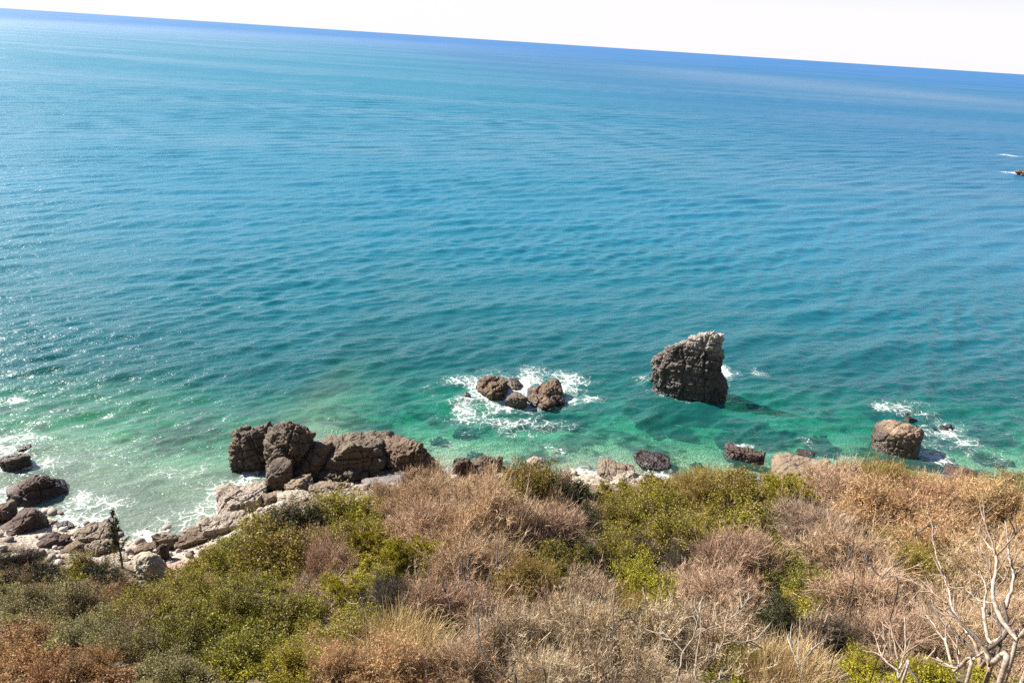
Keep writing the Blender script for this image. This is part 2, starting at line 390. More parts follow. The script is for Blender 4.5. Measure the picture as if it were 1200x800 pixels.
def rock_shape(size, seed, sub=5, planes=None, nplanes=13, sharp=30, rough=.07, strata=0.0, strata_dir=(.25, .1, 1), strata_n=5, freq=1.0, ridge=.5, joint=1.0, lumps=.35, profile=None):
    """a boulder inside +-size: soft intersection of half spaces, then cracked and layered relief"""
    V, F = ico(sub); rg = np.random.default_rng(seed)
    if planes is None:
        N = rg.normal(size=(nplanes, 3)); N /= np.linalg.norm(N, axis=1)[:, None]
        D = rg.uniform(.72, 1.05, nplanes)
    else:
        P = np.array(planes, float); N = P[:, :3] / np.linalg.norm(P[:, :3], axis=1)[:, None]; D = P[:, 3]
    N = np.vstack([N, np.eye(3), -np.eye(3)]); D = np.concatenate([D, np.full(6, 1.0)])
    q = np.maximum(V @ N.T, 0) / D
    r = (q ** sharp).sum(1) ** (-1 / sharp)
    p = V * np.minimum(r, 1.5)[:, None]
    S3 = np.array(size, float)
    p = p * S3
    if profile is not None:  # upright rock given by its left and right edge and thickness at each height
        hq = (V[:, 2] + 1) / 2
        ang = np.arctan2(V[:, 1], V[:, 0]); ca, sa = np.cos(ang), np.sin(ang)
        ca, sa = np.sign(ca) * np.abs(ca) ** .8, np.sign(sa) * np.abs(sa) ** .8
        rad = np.minimum(1, np.sqrt(np.maximum(1 - V[:, 2] ** 2, 0)) * 2.2)
        hp, xl, xr, th = (np.array(c_) for c_ in zip(*profile))
        L_, R_, T_ = (np.interp(hq, hp, c_) for c_ in (xl, xr, th))
        p = np.stack([(L_ + R_) / 2 + (R_ - L_) / 2 * ca * rad, T_ * sa * rad, hq * 2 - 1], -1) * S3
    mean = S3.mean(); off = rg.uniform(-50, 50, 3)
    f = 1.6 / mean * freq
    # shove whole blocks apart, then cracks, then grain
    d1 = fbm(p * f * .8 + off, 3, seed) * 1.1
    d2 = fbm(p * f * 2.3 + off + 9, 4, seed + 7, .55, True) * ridge
    d3 = fbm(p * f * 7 + off + 3, 3, seed + 3) * .2
    bl, cr = joints(p, (mean * .75 / freq, mean * .75 / freq, mean * .45 / freq), seed)
    bs, cs = joints(p, (mean * .27 / freq, mean * .27 / freq, mean * .15 / freq), seed + 5)
    f1, f2, cid = worley(p * f * 2.6 * np.array([1, 1, 1.25]) + off + .35 * d1[:, None], seed)
    blocks = bl * 2.6 - 1.5 * np.exp(-(cr / .05) ** 2) + bs * .9 - .5 * np.exp(-(cs / .06) ** 2) + (.9 * (cid - .5) - .8 * np.exp(-((f2 - f1) / .05) ** 2)) * lumps
    disp = (d1 * .7 + d2 * .45 + d3 + blocks * joint) * rough * mean
    if strata:
        sd = np.array(strata_dir, float); sd /= np.linalg.norm(sd)
        t = (p @ sd) / mean * strata_n + vnoise(p * f * .9 + 4, seed) * .5
        fr = t - np.floor(t); lay = hash3(np.floor(t).astype(np.int64), np.zeros(len(t), np.int64), np.zeros(len(t), np.int64), seed) - .5
        disp = disp + strata * mean * (lay * .9 + .5 * (np.minimum(fr, 1 - fr) < .09) * -1)
    n = V * np.array([1, 1, 1]) / S3; n /= np.linalg.norm(n, axis=1)[:, None]
    p = p + n * disp[:, None]
    lo, hi = p.min(0), p.max(0)
    return (p - (lo + hi) / 2) / ((hi - lo) / 2) * S3, F

def place_rock(name, box, label, mat, cat='rock', z0=0.0, dr=.85, seed=0, sub=5, tilt=(0, 0, 0), under=.55, group=None, zfront=None, hmin=.25, **kw):
    """box = photo pixels of the part that shows; the rock gets its distance from where its foot meets level z0"""
    x0, y0, x1, y1 = box
    xc = (x0 + x1) / 2
    fr = at(xc, y1, z0 if zfront is None else zfront)
    slant = np.linalg.norm(fr - CAM); el = math.asin((CAMZ - fr[2]) / slant)
    w = (x1 - x0) / F0 * (fr - CAM) @ _fwd
    dpt = w * dr
    hv = (y1 - y0) / F0 * ((fr - CAM) @ _fwd)
    # apparent height = height * cos(el) + depth * sin(el)
    hh = (hv - dpt * .75 * math.sin(el)) / math.cos(el)
    if hh < hmin: hh = hmin; dpt = max((hv - hh * math.cos(el)) / (math.sin(el) * .75), w * .25)
    half = hh * (1 + under) / 2
    V, F = rock_shape((w / 2, dpt / 2, half), seed, sub, **kw)
    Rm = np.array(Matrix.Rotation(tilt[0], 3, 'X') @ Matrix.Rotation(tilt[1], 3, 'Y') @ Matrix.Rotation(tilt[2], 3, 'Z'))
    V = V @ Rm.T
    V[:, 2] += hh - half
    dirn = fr[:2] / np.linalg.norm(fr[:2])
    o = link(name, mesh_np(name, V, F, [RM[mat]]))
    o.location = (fr[0] + dirn[0] * dpt * .5, fr[1] + dirn[1] * dpt * .5, z0)
    o.rotation_euler = (0, 0, -math.atan2(dirn[0], dirn[1]))
    return tag(o, label, cat, group)

# the sea stack: a leaning fin whose crest climbs to the right
stack_profile = [(0, -0.85, 1.0, 1.0), (0.23, -0.816, 0.954, 1.0), (0.321, -0.857, 1.0, 0.911), (0.384, -0.885, 0.954, 0.847), (0.447, -0.91, 0.908, 0.783), (0.502, -0.931, 0.805, 0.728), (0.556, -0.914, 0.764, 0.672), (0.61, -0.847, 0.755, 0.615), (0.656, -0.747, 0.747, 0.567), (0.701, -0.632, 0.732, 0.518), (0.746, -0.517, 0.716, 0.469), (0.792, -0.391, 0.701, 0.419), (0.837, -0.259, 0.69, 0.368), (0.882, -0.119, 0.678, 0.315), (0.918, 0.0, 0.655, 0.271), (0.955, 0.138, 0.632, 0.226), (0.982, 0.264, 0.591, 0.189), (1.0, 0.356, 0.563, 0.16)]
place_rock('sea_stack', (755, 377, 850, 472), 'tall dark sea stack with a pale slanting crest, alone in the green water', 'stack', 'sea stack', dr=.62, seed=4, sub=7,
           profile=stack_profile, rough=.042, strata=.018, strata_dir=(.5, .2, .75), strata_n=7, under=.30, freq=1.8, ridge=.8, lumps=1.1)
# offshore pair in the surf
place_rock('wave_washed_rock', (555, 437, 597, 471), 'brown rounded rock on the left of the pair ringed with white surf', 'warm', seed=21, sub=6, dr=1.25, rough=.08, freq=1.2)
place_rock('wave_washed_rock', (612, 444, 662, 482), 'larger brown domed rock on the right of the pair ringed with white surf', 'warm', seed=35, sub=6, dr=1.3, rough=.08, freq=1.2)
place_rock('wave_washed_rock', (591, 458, 618, 479), 'low wet rock lying in the gap between the two surf-ringed rocks', 'dark', seed=23, dr=.9)
place_rock('wave_washed_rock', (540, 460, 553, 469), 'tiny dark rock poking out of the surf left of the ringed pair', 'dark', seed=24, sub=4)
place_rock('wave_washed_rock', (588, 443, 612, 458), 'flat wet ledge behind the gap of the surf-ringed pair', 'warm', seed=26, dr=1.2, hmin=.3)
# big headland cluster left of the middle
cl = 'conglomerate'
place_rock('boulder', (270, 494, 330, 552), 'rounded brown conglomerate boulder at the seaward left end of the big heap', cl, 'boulder', seed=41, sub=6, dr=.85, rough=.08, freq=1.4, zfront=.1)
place_rock('boulder', (312, 488, 384, 566), 'tall brown boulder with a black shaded face behind the layered boulder', cl, 'boulder', seed=48, sub=6, dr=.7, rough=.09, freq=1.3, z0=.2, planes=[(-.5, -.3, .8, .78), (.75, -.6, .2, .72), (-.9, -.4, 0, .85), (.3, .8, .6, .8), (0, -.9, .4, .8), (.6, .2, .8, .78)])
place_rock('boulder', (312, 538, 346, 580), 'narrow upright boulder wedged at the shaded foot of the heap', 'dark', 'boulder', seed=43, dr=.8, z0=.2)
place_rock('boulder', (366, 492, 468, 566), 'largest boulder of the heap with flat banded layers on top', 'bedded', 'boulder', seed=50, sub=7, dr=.8, rough=.045, strata=.045, strata_dir=(-.12, -.25, 1), strata_n=6, z0=.3, freq=1.0, lumps=.1,
           planes=[(-.65, 0, .76, .66), (.25, .1, .95, .72), (-.9, -.35, .25, .86), (.05, -1, .12, .62), (.9, -.2, .4, .85), (-.5, -.85, .1, .80), (0, .8, .6, .8)])
place_rock('boulder', (338, 519, 396, 568), 'orange brown slanting block under the left end of the layered boulder', 'warm', 'boulder', seed=45, sub=6, dr=.7, z0=.3, planes=[(-.6, -.2, .75, .55), (.8, -.5, .3, .7), (-.3, -.95, .1, .75)])
place_rock('boulder', (371, 537, 433, 574), 'round knobbly boulder sitting in front of the layered boulder', cl, 'boulder', seed=46, sub=6, dr=.85, z0=.6, rough=.09, freq=1.5, lumps=1.2, sharp=12)
place_rock('boulder', (430, 532, 452, 556), 'small round stone lodged between the layered boulder and the right block', cl, 'boulder', seed=47, z0=1.0)
place_rock('boulder', (444, 509, 513, 562), 'big cracked brown block at the right end of the heap', 'warm', 'boulder', seed=52, sub=6, dr=.75, z0=.6, rough=.08, freq=1.4, planes=[(-.3, -.2, .95, .78), (.85, -.3, .4, .8), (.2, -1, .25, .75), (-.8, -.4, .4, .85), (.7, .5, .6, .8)])
place_rock('boulder', (440, 546, 480, 566), 'low shaded boulder at the foot of the right block', 'dark', 'boulder', seed=49, z0=.9, dr=.8)
place_rock('flat_rock', (423, 559, 476, 577), 'flat lilac grey slab against the top of the scrub', 'lilac', 'flat rock', seed=53, z0=1.4, dr=.6, tilt=(0, -.18, 0), nplanes=8)
place_rock('boulder', (334, 554, 370, 580), 'pale wedge shaped boulder below the narrow upright one', 'tan', 'boulder', seed=54, z0=.8)
place_rock('boulder', (362, 562, 412, 582), 'low tan boulder under the round knobbly boulder', 'tan', 'boulder', seed=55, z0=1.1, dr=.6)
place_rock('flat_rock', (326, 574, 364, 589), 'flat cream slab at the edge of the olive scrub', 'cream', 'flat rock', seed=56, z0=1.2, dr=.8, hmin=.3)
place_rock('boulder', (306, 572, 336, 592), 'small brown boulder beside the pinkish flat boulder', 'tan', 'boulder', seed=57, z0=.6)
place_rock('boulder', (256, 567, 316, 604), 'sunlit pinkish flat topped boulder at the right end of the white beach', 'pale', 'boulder', seed=62, sub=6, dr=.9, z0=.2, planes=[(0, .1, 1, .6), (.1, -1, .1, .75), (-.9, -.3, .3, .85), (.8, -.4, .2, .85)])
place_rock('rock_ledge', (236, 601, 292, 632), 'fluted tan ledge where the beach meets the green scrub', 'pale', 'rock ledge', seed=59, sub=6, dr=.7, z0=.3, strata=.04, strata_dir=(1, .2, 0), strata_n=9, planes=[(0, .1, 1, .6), (0, -1, .05, .7), (-1, -.1, .05, .9)])
# left cove
place_rock('boulder', (16, 552, 78, 591), 'dark maroon boulder standing in foam with its shadow on the water', 'maroon', 'boulder', seed=64, sub=6, dr=.8, rough=.07, nplanes=9, sharp=22, planes=[(-.45, .2, .85, .55), (.35, -1, .45, .6), (-.7, -.7, .4, .72), (.85, -.1, .6, .7), (.5, .6, .6, .7)])
place_rock('wave_washed_rock', (1, 528, 36, 551), 'low dark rock in foam behind the maroon boulder', 'dark', seed=65)
place_rock('wave_washed_rock', (22, 521, 37, 529), 'tiny black rock tip farthest out in the left cove', 'dark', seed=66, sub=4)
place_rock('boulder', (-12, 588, 21, 614), 'brown boulder cut by the photo edge above the left shore', 'warm', 'boulder', seed=67, z0=.2)
place_rock('boulder', (8, 596, 60, 632), 'dark triangular boulder on the left shore', 'maroon', 'boulder', seed=74, sub=6, z0=.3, planes=[(-.6, .1, .8, .6), (.35, -.9, .3, .55), (.9, 0, .3, .75)])
place_rock('boulder', (23, 594, 39, 609), 'small brown stone above the dark triangular boulder', 'warm', 'boulder', seed=69, sub=4, z0=.1)
place_rock('flat_rock', (60, 611, 86, 623), 'thin dark wet slab between the shore boulders', 'dark', 'flat rock', seed=70, z0=.05, hmin=.25)
place_rock('boulder', (92, 612, 138, 638), 'broad greyish tan boulder lapped by the foam of the left beach', 'tan', 'boulder', seed=71, sub=6, z0=.2, dr=.9)
place_rock('boulder', (47, 622, 84, 646), 'reddish brown round boulder against the dark green scrub', 'maroon', 'boulder', seed=72, z0=.5)
place_rock('boulder', (72, 634, 102, 650), 'small rust brown boulder in the row under the left scrub', 'warm', 'boulder', seed=73, z0=.7)
place_rock('boulder', (104, 629, 138, 652), 'pointed brown boulder just left of the dark young pine', 'tan', 'boulder', seed=76, z0=.6)
place_rock('boulder', (158, 634, 184, 650), 'brown stone just right of the dark young pine', 'warm', 'boulder', seed=75, z0=.5)
place_rock('rock_ledge', (181, 621, 214, 642), 'dark ended beach ledge stone with sun on its top', 'tan', 'rock ledge', seed=81, z0=.3, dr=.6)
place_rock('rock_ledge', (206, 624, 244, 641), 'low slanting ledge stone beneath the fluted ledge', 'warm', 'rock ledge', seed=77, z0=.4, dr=.6)
place_rock('rock_ledge', (216, 615, 236, 628), 'small tan stone tucked beside the fluted ledge', 'tan', 'rock ledge', seed=78, z0=.3, sub=4)
place_rock('flat_rock', (158, 646, 198, 690), 'large tilted cream slab beside the red earth patch', 'cream', 'flat rock', seed=79, sub=6, z0=.9, dr=1.0, tilt=(-.25, -.3, .2), nplanes=9, rough=.04, hmin=.7)
place_rock('boulder', (184, 636, 200, 658), 'dark stone on the seaward rim of the red earth patch', 'maroon', 'boulder', seed=80, z0=.9, sub=4)
place_rock('boulder', (-30, 628, 14, 652), 'pale stone on the shore at the very edge of the photo', 'pale', 'boulder', seed=82, z0=.6)
place_rock('boulder', (112, 650, 150, 668), 'pale broken rock at the foot of the dark young pine', 'pale', 'boulder', seed=83, z0=.9)
# right of the heap and along the hidden shore
place_rock('boulder', (529, 531, 560, 566), 'jagged brown rock rising from the scrub, left of a darker twin', 'dark', 'boulder', seed=91, sub=6, z0=.6, rough=.08, freq=1.5)
place_rock('boulder', (549, 529, 592, 570), 'jagged blackish rock rising from the scrub, right of a browner twin', 'dark', 'boulder', seed=92, sub=6, z0=.6, rough=.08, freq=1.5)
place_rock('rock', (616, 534, 640, 548), 'small pale rock tip above the dark green bush', 'pale', seed=93, z0=.4, sub=4)
place_rock('flat_rock', (697, 541, 744, 565), 'flat tan slab with a dark notch on the hidden shore', 'tan', 'flat rock', seed=94, sub=6, z0=.3, dr=.9)
place_rock('rock', (740, 530, 784, 550), 'low reddish brown rock awash beyond the flat tan slab', 'maroon', seed=95, dr=1.0, hmin=.3)
place_rock('boulder', (716, 552, 748, 574), 'pale pinkish boulder half hidden by olive scrub', 'pale', 'boulder', seed=96, z0=.6)
place_rock('boulder', (668, 562, 700, 580), 'cream stone on the pebbly shore under the flat tan slab', 'cream', 'boulder', seed=97, z0=.5, sub=4)
place_rock('boulder', (690, 560, 716, 574), 'grey stone on the pebbly shore beside the cream one', 'pale', 'boulder', seed=98, z0=.5, sub=4)
place_rock('rock', (846, 522, 894, 542), 'dark flat topped rock in clear water near the scrub', 'maroon', seed=99, sub=6, dr=.55, planes=[(0, .1, 1, .55), (.1, -1, .3, .75), (-.8, -.4, .3, .8), (.9, -.3, .2, .85)], sharp=12, rough=.1)
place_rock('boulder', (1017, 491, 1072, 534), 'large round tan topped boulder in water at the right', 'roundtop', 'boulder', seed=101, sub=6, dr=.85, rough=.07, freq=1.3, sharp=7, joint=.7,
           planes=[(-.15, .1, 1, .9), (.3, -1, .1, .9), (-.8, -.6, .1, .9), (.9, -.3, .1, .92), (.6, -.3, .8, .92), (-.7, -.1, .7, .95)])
place_rock('flat_rock', (897, 531, 966, 570), 'tan slab of slanting parallel layers at the edge of the scrub', 'layered', 'flat rock', seed=102, sub=6, z0=.9, dr=1.0, strata=.16, strata_dir=(-.6, .45, .7), strata_n=3.2, joint=.4, tilt=(0, -.25, 0), nplanes=8)
place_rock('rock', (932, 526, 956, 536), 'small dark rock behind the slanting tan slab', 'dark', seed=103, sub=4)
place_rock('rock', (1104, 546, 1142, 566), 'low maroon rock just showing above the tan scrub', 'maroon', seed=104, z0=.2)
place_rock('rock', (1190, 199, 1216, 207), 'far off brown rock ringed with white foam out at sea', 'warm', seed=105, dr=.8)
# reefs under or just awash
reefs = [((880, 490, 913, 514), 'round dark reef just under water right of the sea stack', -.35), ((947, 506, 990, 530), 'elongated dark reef under water left of the round boulder', -.3),
         ((1020, 470, 1118, 506), 'broad dark reef awash behind the round boulder', .02), ((1146, 527, 1202, 550), 'dark submerged reef near the right end of the scrub', -.45),
         ((1130, 488, 1192, 514), 'dim submerged reef right of the broad awash reef', -.75), ((736, 446, 784, 520), 'dark weedy reef under water left of the sea stack', -.9),
         ((780, 492, 816, 506), 'small green tinted reef below the sea stack', -.6), ((838, 498, 884, 524), 'dim reef under water behind the dark flat topped rock', -.5),
         ((545, 524, 575, 537), 'pale brown reef under water above the jagged rocks', -.25), ((500, 507, 530, 516), 'small dark reef under water right of the heap', -.35),
         ((530, 496, 560, 506), 'tiny reef under water left of the surf-ringed pair', -.5), ((1070, 520, 1120, 545), 'dark reef under water right of the round boulder', -.4),
         ((700, 505, 745, 530), 'dim reef under water in the middle shallows', -1.0), ((800, 536, 830, 552), 'small reef under water by the olive scrub', -.3)]
for q, (bx, lb, zt) in enumerate(reefs):
    cx, cy = (bx[0] + bx[2]) / 2, (bx[1] + bx[3]) / 2
    p = at(cx, cy, zt); w = (bx[2] - bx[0]) / F0 * ((p - CAM) @ _fwd)
    dy = abs(at(cx, bx[1], zt)[1] - at(cx, bx[3], zt)[1])
    V, F = rock_shape((w / 2, dy / 2, .8), 120 + q, 6 if w > 4 else 5, rough=.16, freq=1.5, sharp=6)
    o = link('reef', mesh_np('reef', V, F, [RM['weed']], smooth=True)); o.location = (p[0], p[1], zt - .78 + (.28 if zt > 0 else 0))
    tag(o, lb, 'reef')

# shingle: small stones strewn along the tide line, too many to count
rq = np.random.default_rng(8); acc_s = []
Vb, Fb = ico(2)
for _ in range(1500):
    x = rq.uniform(-40, -7) if rq.uniform() < .72 else rq.uniform(-7, 26)
    ye1, ys1 = float(smooth_interp(x, E[:, 0], E[:, 1])), float(smooth_interp(x, S[:, 0], S[:, 1]))
    y = rq.uniform(ye1 + .3, max(ys1, ye1 + 1.2) + 1.6)
    r = .05 + .26 * rq.uniform() ** 5 + .05 * rq.uniform()
    z = float(H(x, y))
    V = Vb * (1 + .22 * vnoise(Vb * 1.3 + rq.uniform(0, 99), 4))[:, None] * r * rq.uniform(.6, 1.25, 3) * (1, 1, .7)
    a = rq.uniform(0, 6.28); V = V @ np.array([[math.cos(a), -math.sin(a), 0], [math.sin(a), math.cos(a), 0], [0, 0, 1]])
    acc_s.append((V + (x, y, z + r * .25), Fb))
Vs_, Fs_ = cat_meshes(acc_s)
g = NT('shingle_stones')
ri = g.n('NewGeometry').outputs['Random Per Island']
nn = g.noise(g.n('NewGeometry').outputs['Position'], 9, 4, .7)
cc = g.ramp(ri, (.0, (.12, .085, .065)), (.4, (.30, .235, .185)), (.75, (.45, .38, .31)), (1.0, (.58, .52, .45)))
cc = g.mix(g.math('MULTIPLY', nn, .5), cc, (.16, .12, .09))
o = link('shingle', mesh_np('shingle', Vs_, Fs_, [g.done(g.n('BsdfPrincipled', {'Base Color': cc, 'Roughness': .8}))], smooth=True))
tag(o, 'loose pebbles and small stones strewn along the tide line', kind='stuff')

# ------------------------------------------------------------------ plants
def leaf_mat(name, a, b, trans=.25, rough=.55, dry=None):
    g = NT(name)
    rnd = g.n('NewGeometry').outputs['Random Per Island']
    ob = g.n('ObjectInfo').outputs['Random']
    P = g.n('NewGeometry').outputs['Position']
    pn = g.noise(P, .55, 3, .6)
    c = g.mix(g.math('ADD', g.math('MULTIPLY', g.math('POWER', rnd, 1.1), .95), g.math('MULTIPLY', g.math('SUBTRACT', pn, .5), .8), clamp=True), a, b)
    if dry:  # dead and living growth mixed through the same plant
        dn = g.math('ADD', g.noise(P, 1.0, 4, .65), g.math('MULTIPLY', g.math('SUBTRACT', rnd, .5), .22))
        c = g.mix(g.math('MULTIPLY', g.step(dn, .54, .62), .85), c, dry)
    hs = g.n('HueSaturation', {'Hue': g.math('ADD', .485, g.math('MULTIPLY', ob, .03)), 'Saturation': 1.0, 'Value': g.math('ADD', .82, g.math('MULTIPLY', ob, .36)), 'Color': c})
    p = g.n('BsdfPrincipled', {'Base Color': hs, 'Roughness': rough, 'Specular IOR Level': .25})
    t = g.n('BsdfTranslucent', {'Color': hs})
    return g.done(g.n('MixShader', {0: trans, 1: p, 2: t}))

LM = {
    'olive': leaf_mat('olive_leaves', (0.088, 0.079, 0.011), (0.47, 0.385, 0.04), dry=(0.401, 0.278, 0.116)),
    'green': leaf_mat('green_leaves', (0.065, 0.070, 0.011), (0.39, 0.345, 0.038), dry=(0.319, 0.267, 0.063)),
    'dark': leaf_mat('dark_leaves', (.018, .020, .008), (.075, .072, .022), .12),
    'grey': leaf_mat('grey_green_leaves', (0.118, 0.104, 0.042), (0.472, 0.406, 0.189), dry=(0.307, 0.267, 0.074)),
    'lime': leaf_mat('yellow_green_leaves', (0.153, 0.139, 0.011), (0.543, 0.452, 0.042)),
    'rust': leaf_mat('rust_leaves', (0.142, 0.064, 0.032), (0.566, 0.290, 0.126), dry=(0.472, 0.325, 0.158)),
    'ochre': leaf_mat('ochre_leaves', (0.177, 0.116, 0.032), (0.543, 0.383, 0.126), dry=(0.354, 0.313, 0.063)),
    'tan': leaf_mat('tan_leaves', (0.320, 0.193, 0.087), (0.825, 0.551, 0.298), .15, dry=(0.503, 0.364, 0.217)),
    'pink': leaf_mat('pinkish_twigs', (0.277, 0.165, 0.099), (0.833, 0.595, 0.393), .0, .8, (0.578, 0.452, 0.316)),
    'brown': leaf_mat('brown_twigs', (0.197, 0.131, 0.079), (0.724, 0.511, 0.336), .0, .8, (0.571, 0.376, 0.242)),
    'greyt': leaf_mat('grey_twigs', (0.185, 0.136, 0.089), (0.673, 0.522, 0.367), .0, .8, (0.489, 0.324, 0.200)),
    'stem': leaf_mat('dark_stems', (.04, .03, .022), (.13, .10, .07), .0, .85),
    'straw': leaf_mat('straw_blades', (0.307, 0.220, 0.095), (0.802, 0.615, 0.336), .1, .8),
}

def polylines(rg, P, D, L, nseg, wob, up):
    pts = [P]; d = D.copy(); p = P.copy()
    for s in range(nseg):
        d = d + rg.normal(size=d.shape) * wob; d[:, 2] += up
        d /= np.linalg.norm(d, axis=1)[:, None]
        p = p + d * (L / nseg)[:, None]; pts.append(p)
    return np.stack(pts, 1)

def children(rg, pts, n, spread, lo=.25, out=.15):
    """n child starts and directions on each polyline"""
    N, K, _ = pts.shape
    idx = np.repeat(np.arange(N), n)
    t = rg.uniform(lo, 1, len(idx)) * (K - 1)
    i = np.minimum(t.astype(int), K - 2); f = (t - i)[:, None]
    a, b = pts[idx, i], pts[idx, i + 1]
    P = a + (b - a) * f; T = b - a; T /= np.linalg.norm(T, axis=1)[:, None]
    R = rg.normal(size=P.shape); R -= (R * T).sum(1)[:, None] * T; R /= np.linalg.norm(R, axis=1)[:, None]
    D = T + R * spread * rg.uniform(.5, 1.3, len(idx))[:, None]
    D /= np.linalg.norm(D, axis=1)[:, None]
    return P, D

def tubes(pts, r0, r1, sides=3):
    """prisms along polylines (N,K,3), radii r0 -> r1"""
    N, K, _ = pts.shape
    T = np.gradient(pts, axis=1); T /= np.linalg.norm(T, axis=2)[..., None] + 1e-9
    ref = np.where(np.abs(T[..., 2:3]) > .9, np.array([1., 0, 0]), np.array([0, 0, 1.]))
    U = np.cross(T, ref); U /= np.linalg.norm(U, axis=2)[..., None] + 1e-9
    Vv = np.cross(T, U)
    r0 = np.broadcast_to(np.asarray(r0, float), (N,)); r1 = np.broadcast_to(np.asarray(r1, float), (N,))
    rad = r0[:, None] + (r1 - r0)[:, None] * np.linspace(0, 1, K)[None]
    ang = np.arange(sides) * 2 * math.pi / sides
    ring = pts[:, :, None] + rad[:, :, None, None] * (U[:, :, None] * np.cos(ang)[None, None, :, None] + Vv[:, :, None] * np.sin(ang)[None, None, :, None])
    V = ring.reshape(-1, 3)
    b = (np.arange(N) * K)[:, None, None] + np.arange(K - 1)[None, :, None]
    s = np.arange(sides)[None, None]; s2 = (s + 1) % sides
    F = np.stack([b * sides + s, b * sides + s2, (b + 1) * sides + s2, (b + 1) * sides + s], -1).reshape(-1, 4)
    return V, F

def ribbons(pts, w, rg):
    """two-sided thin strips, for twigs and blades too fine to need a round section"""
    N, K, _ = pts.shape
    T = pts[:, -1] - pts[:, 0]
    U = np.cross(T, rg.normal(size=T.shape)); U /= np.linalg.norm(U, axis=1)[:, None] + 1e-9
    tw = np.linspace(1, .35, K)[None, :, None] * w / 2
    V = np.stack([pts - U[:, None] * tw, pts + U[:, None] * tw], 2).reshape(-1, 3)
    b = ((np.arange(N) * K)[:, None] + np.arange(K - 1)[None]) * 2
    F = np.stack([b, b + 1, b + 3, b + 2], -1).reshape(-1, 4)
    return V, F

def leaves(P, size, rg, aspect=.5, upbias=.5, sizevar=.4):
    N = len(P)
    n = rg.normal(size=(N, 3)); n[:, 2] += upbias; n /= np.linalg.norm(n, axis=1)[:, None]
    u = np.cross(n, rg.normal(size=(N, 3))); u /= np.linalg.norm(u, axis=1)[:, None]
    v = np.cross(n, u)
    s = size * rg.uniform(1 - sizevar, 1 + sizevar, N)[:, None]
    a = u * s / 2; bb = v * s * aspect / 2; fold = n * s * .12
    V = np.stack([P - a, P + bb + fold, P + a, P - bb + fold], 1).reshape(-1, 3)
    return V, (np.arange(N) * 4)[:, None] + np.arange(4)[None]

def cat(*vf):
    Vs, Fs, o = [], [], 0
    for V, F in vf: Vs.append(V); Fs.append(F + o); o += len(V)
    return np.concatenate(Vs), np.concatenate(Fs)

def clip_dome(pts, R, Hh):
    """mask of polylines that end inside a rough dome"""
    e = pts[:, -1]; a = np.arctan2(e[:, 1], e[:, 0]); R = R * (1 + .22 * np.sin(2 * a + R) + .16 * np.sin(3 * a + 2.1) + .12 * np.sin(7 * a))
    Hh = Hh * (1 + .25 * np.sin(e[:, 0] * 2.6 + 1) * np.sin(e[:, 1] * 2.3))
    return (np.hypot(e[:, 0], e[:, 1]) / R) ** 2 + (np.maximum(e[:, 2], 0) / Hh) ** 2 < rg0.uniform(.6, 1.45, len(e))

rg0 = np.random.default_rng(5)
def skeleton(rg, R, Hh, n0, n1, n2, wob=.22, up=.05, flat=.75):
    a = rg.uniform(0, 2 * math.pi, n0); el = np.arccos(rg.uniform(0, 1, n0) ** flat)
    D = np.stack([np.cos(a) * np.sin(el), np.sin(a) * np.sin(el), np.cos(el) + .15], -1); D /= np.linalg.norm(D, axis=1)[:, None]
    ext = 1 / np.sqrt((np.hypot(D[:, 0], D[:, 1]) / R) ** 2 + (D[:, 2] / Hh) ** 2)
    P = np.stack([rg.normal(size=n0) * R * .12, rg.normal(size=n0) * R * .12, np.full(n0, -.25)], -1)
    l0 = polylines(rg, P, D, ext * rg.uniform(.65, .98, n0), 5, wob * .7, up)
    P, D = children(rg, l0, n1, .75, .2)
    l1 = polylines(rg, P, D, R * rg.uniform(.22, .5, len(P)), 4, wob, up)
    l1 = l1[clip_dome(l1, R, Hh)]
    P, D = children(rg, l1, n2, .8, .2)
    l2 = polylines(rg, P, D, R * rg.uniform(.10, .24, len(P)), 3, wob, up)
    l2 = l2[clip_dome(l2, R * 1.04, Hh * 1.04)]
    return l0, l1, l2

def make_leafy(seed, R=2.0, Hh=1.7, lf=.07, per=11, aspect=.55, n=(17, 9, 8), spread=.07):
    rg = np.random.default_rng(seed)
    l0, l1, l2 = skeleton(rg, R, Hh, *n)
    st = cat(tubes(l0, .035, .014), tubes(l1, .014, .006), ribbons(l2, .012, rg))
    P, D = children(rg, l2, per, .9, .15)
    P = P + rg.normal(size=P.shape) * spread
    P = P[P[:, 2] > -.1]
    return st, leaves(P, lf, rg, aspect)

def make_pine(seed, R=2.0, Hh=1.7):
    rg = np.random.default_rng(seed)
    l0, l1, l2 = skeleton(rg, R, Hh, 13, 7, 5, .2, .06)
    st = cat(tubes(l0, .045, .02), tubes(l1, .02, .008), ribbons(l2, .014, rg))
    P, D = children(rg, l2, 3, .5, .5)
    tuft = np.repeat(P, 12, 0); TD = np.repeat(D, 12, 0) + rg.normal(size=tuft.shape) * .65
    TD /= np.linalg.norm(TD, axis=1)[:, None]
    pts = polylines(rg, tuft, TD, rg.uniform(.10, .2, len(tuft)), 1, .0, .1)
    return st, ribbons(pts, .028, rg)

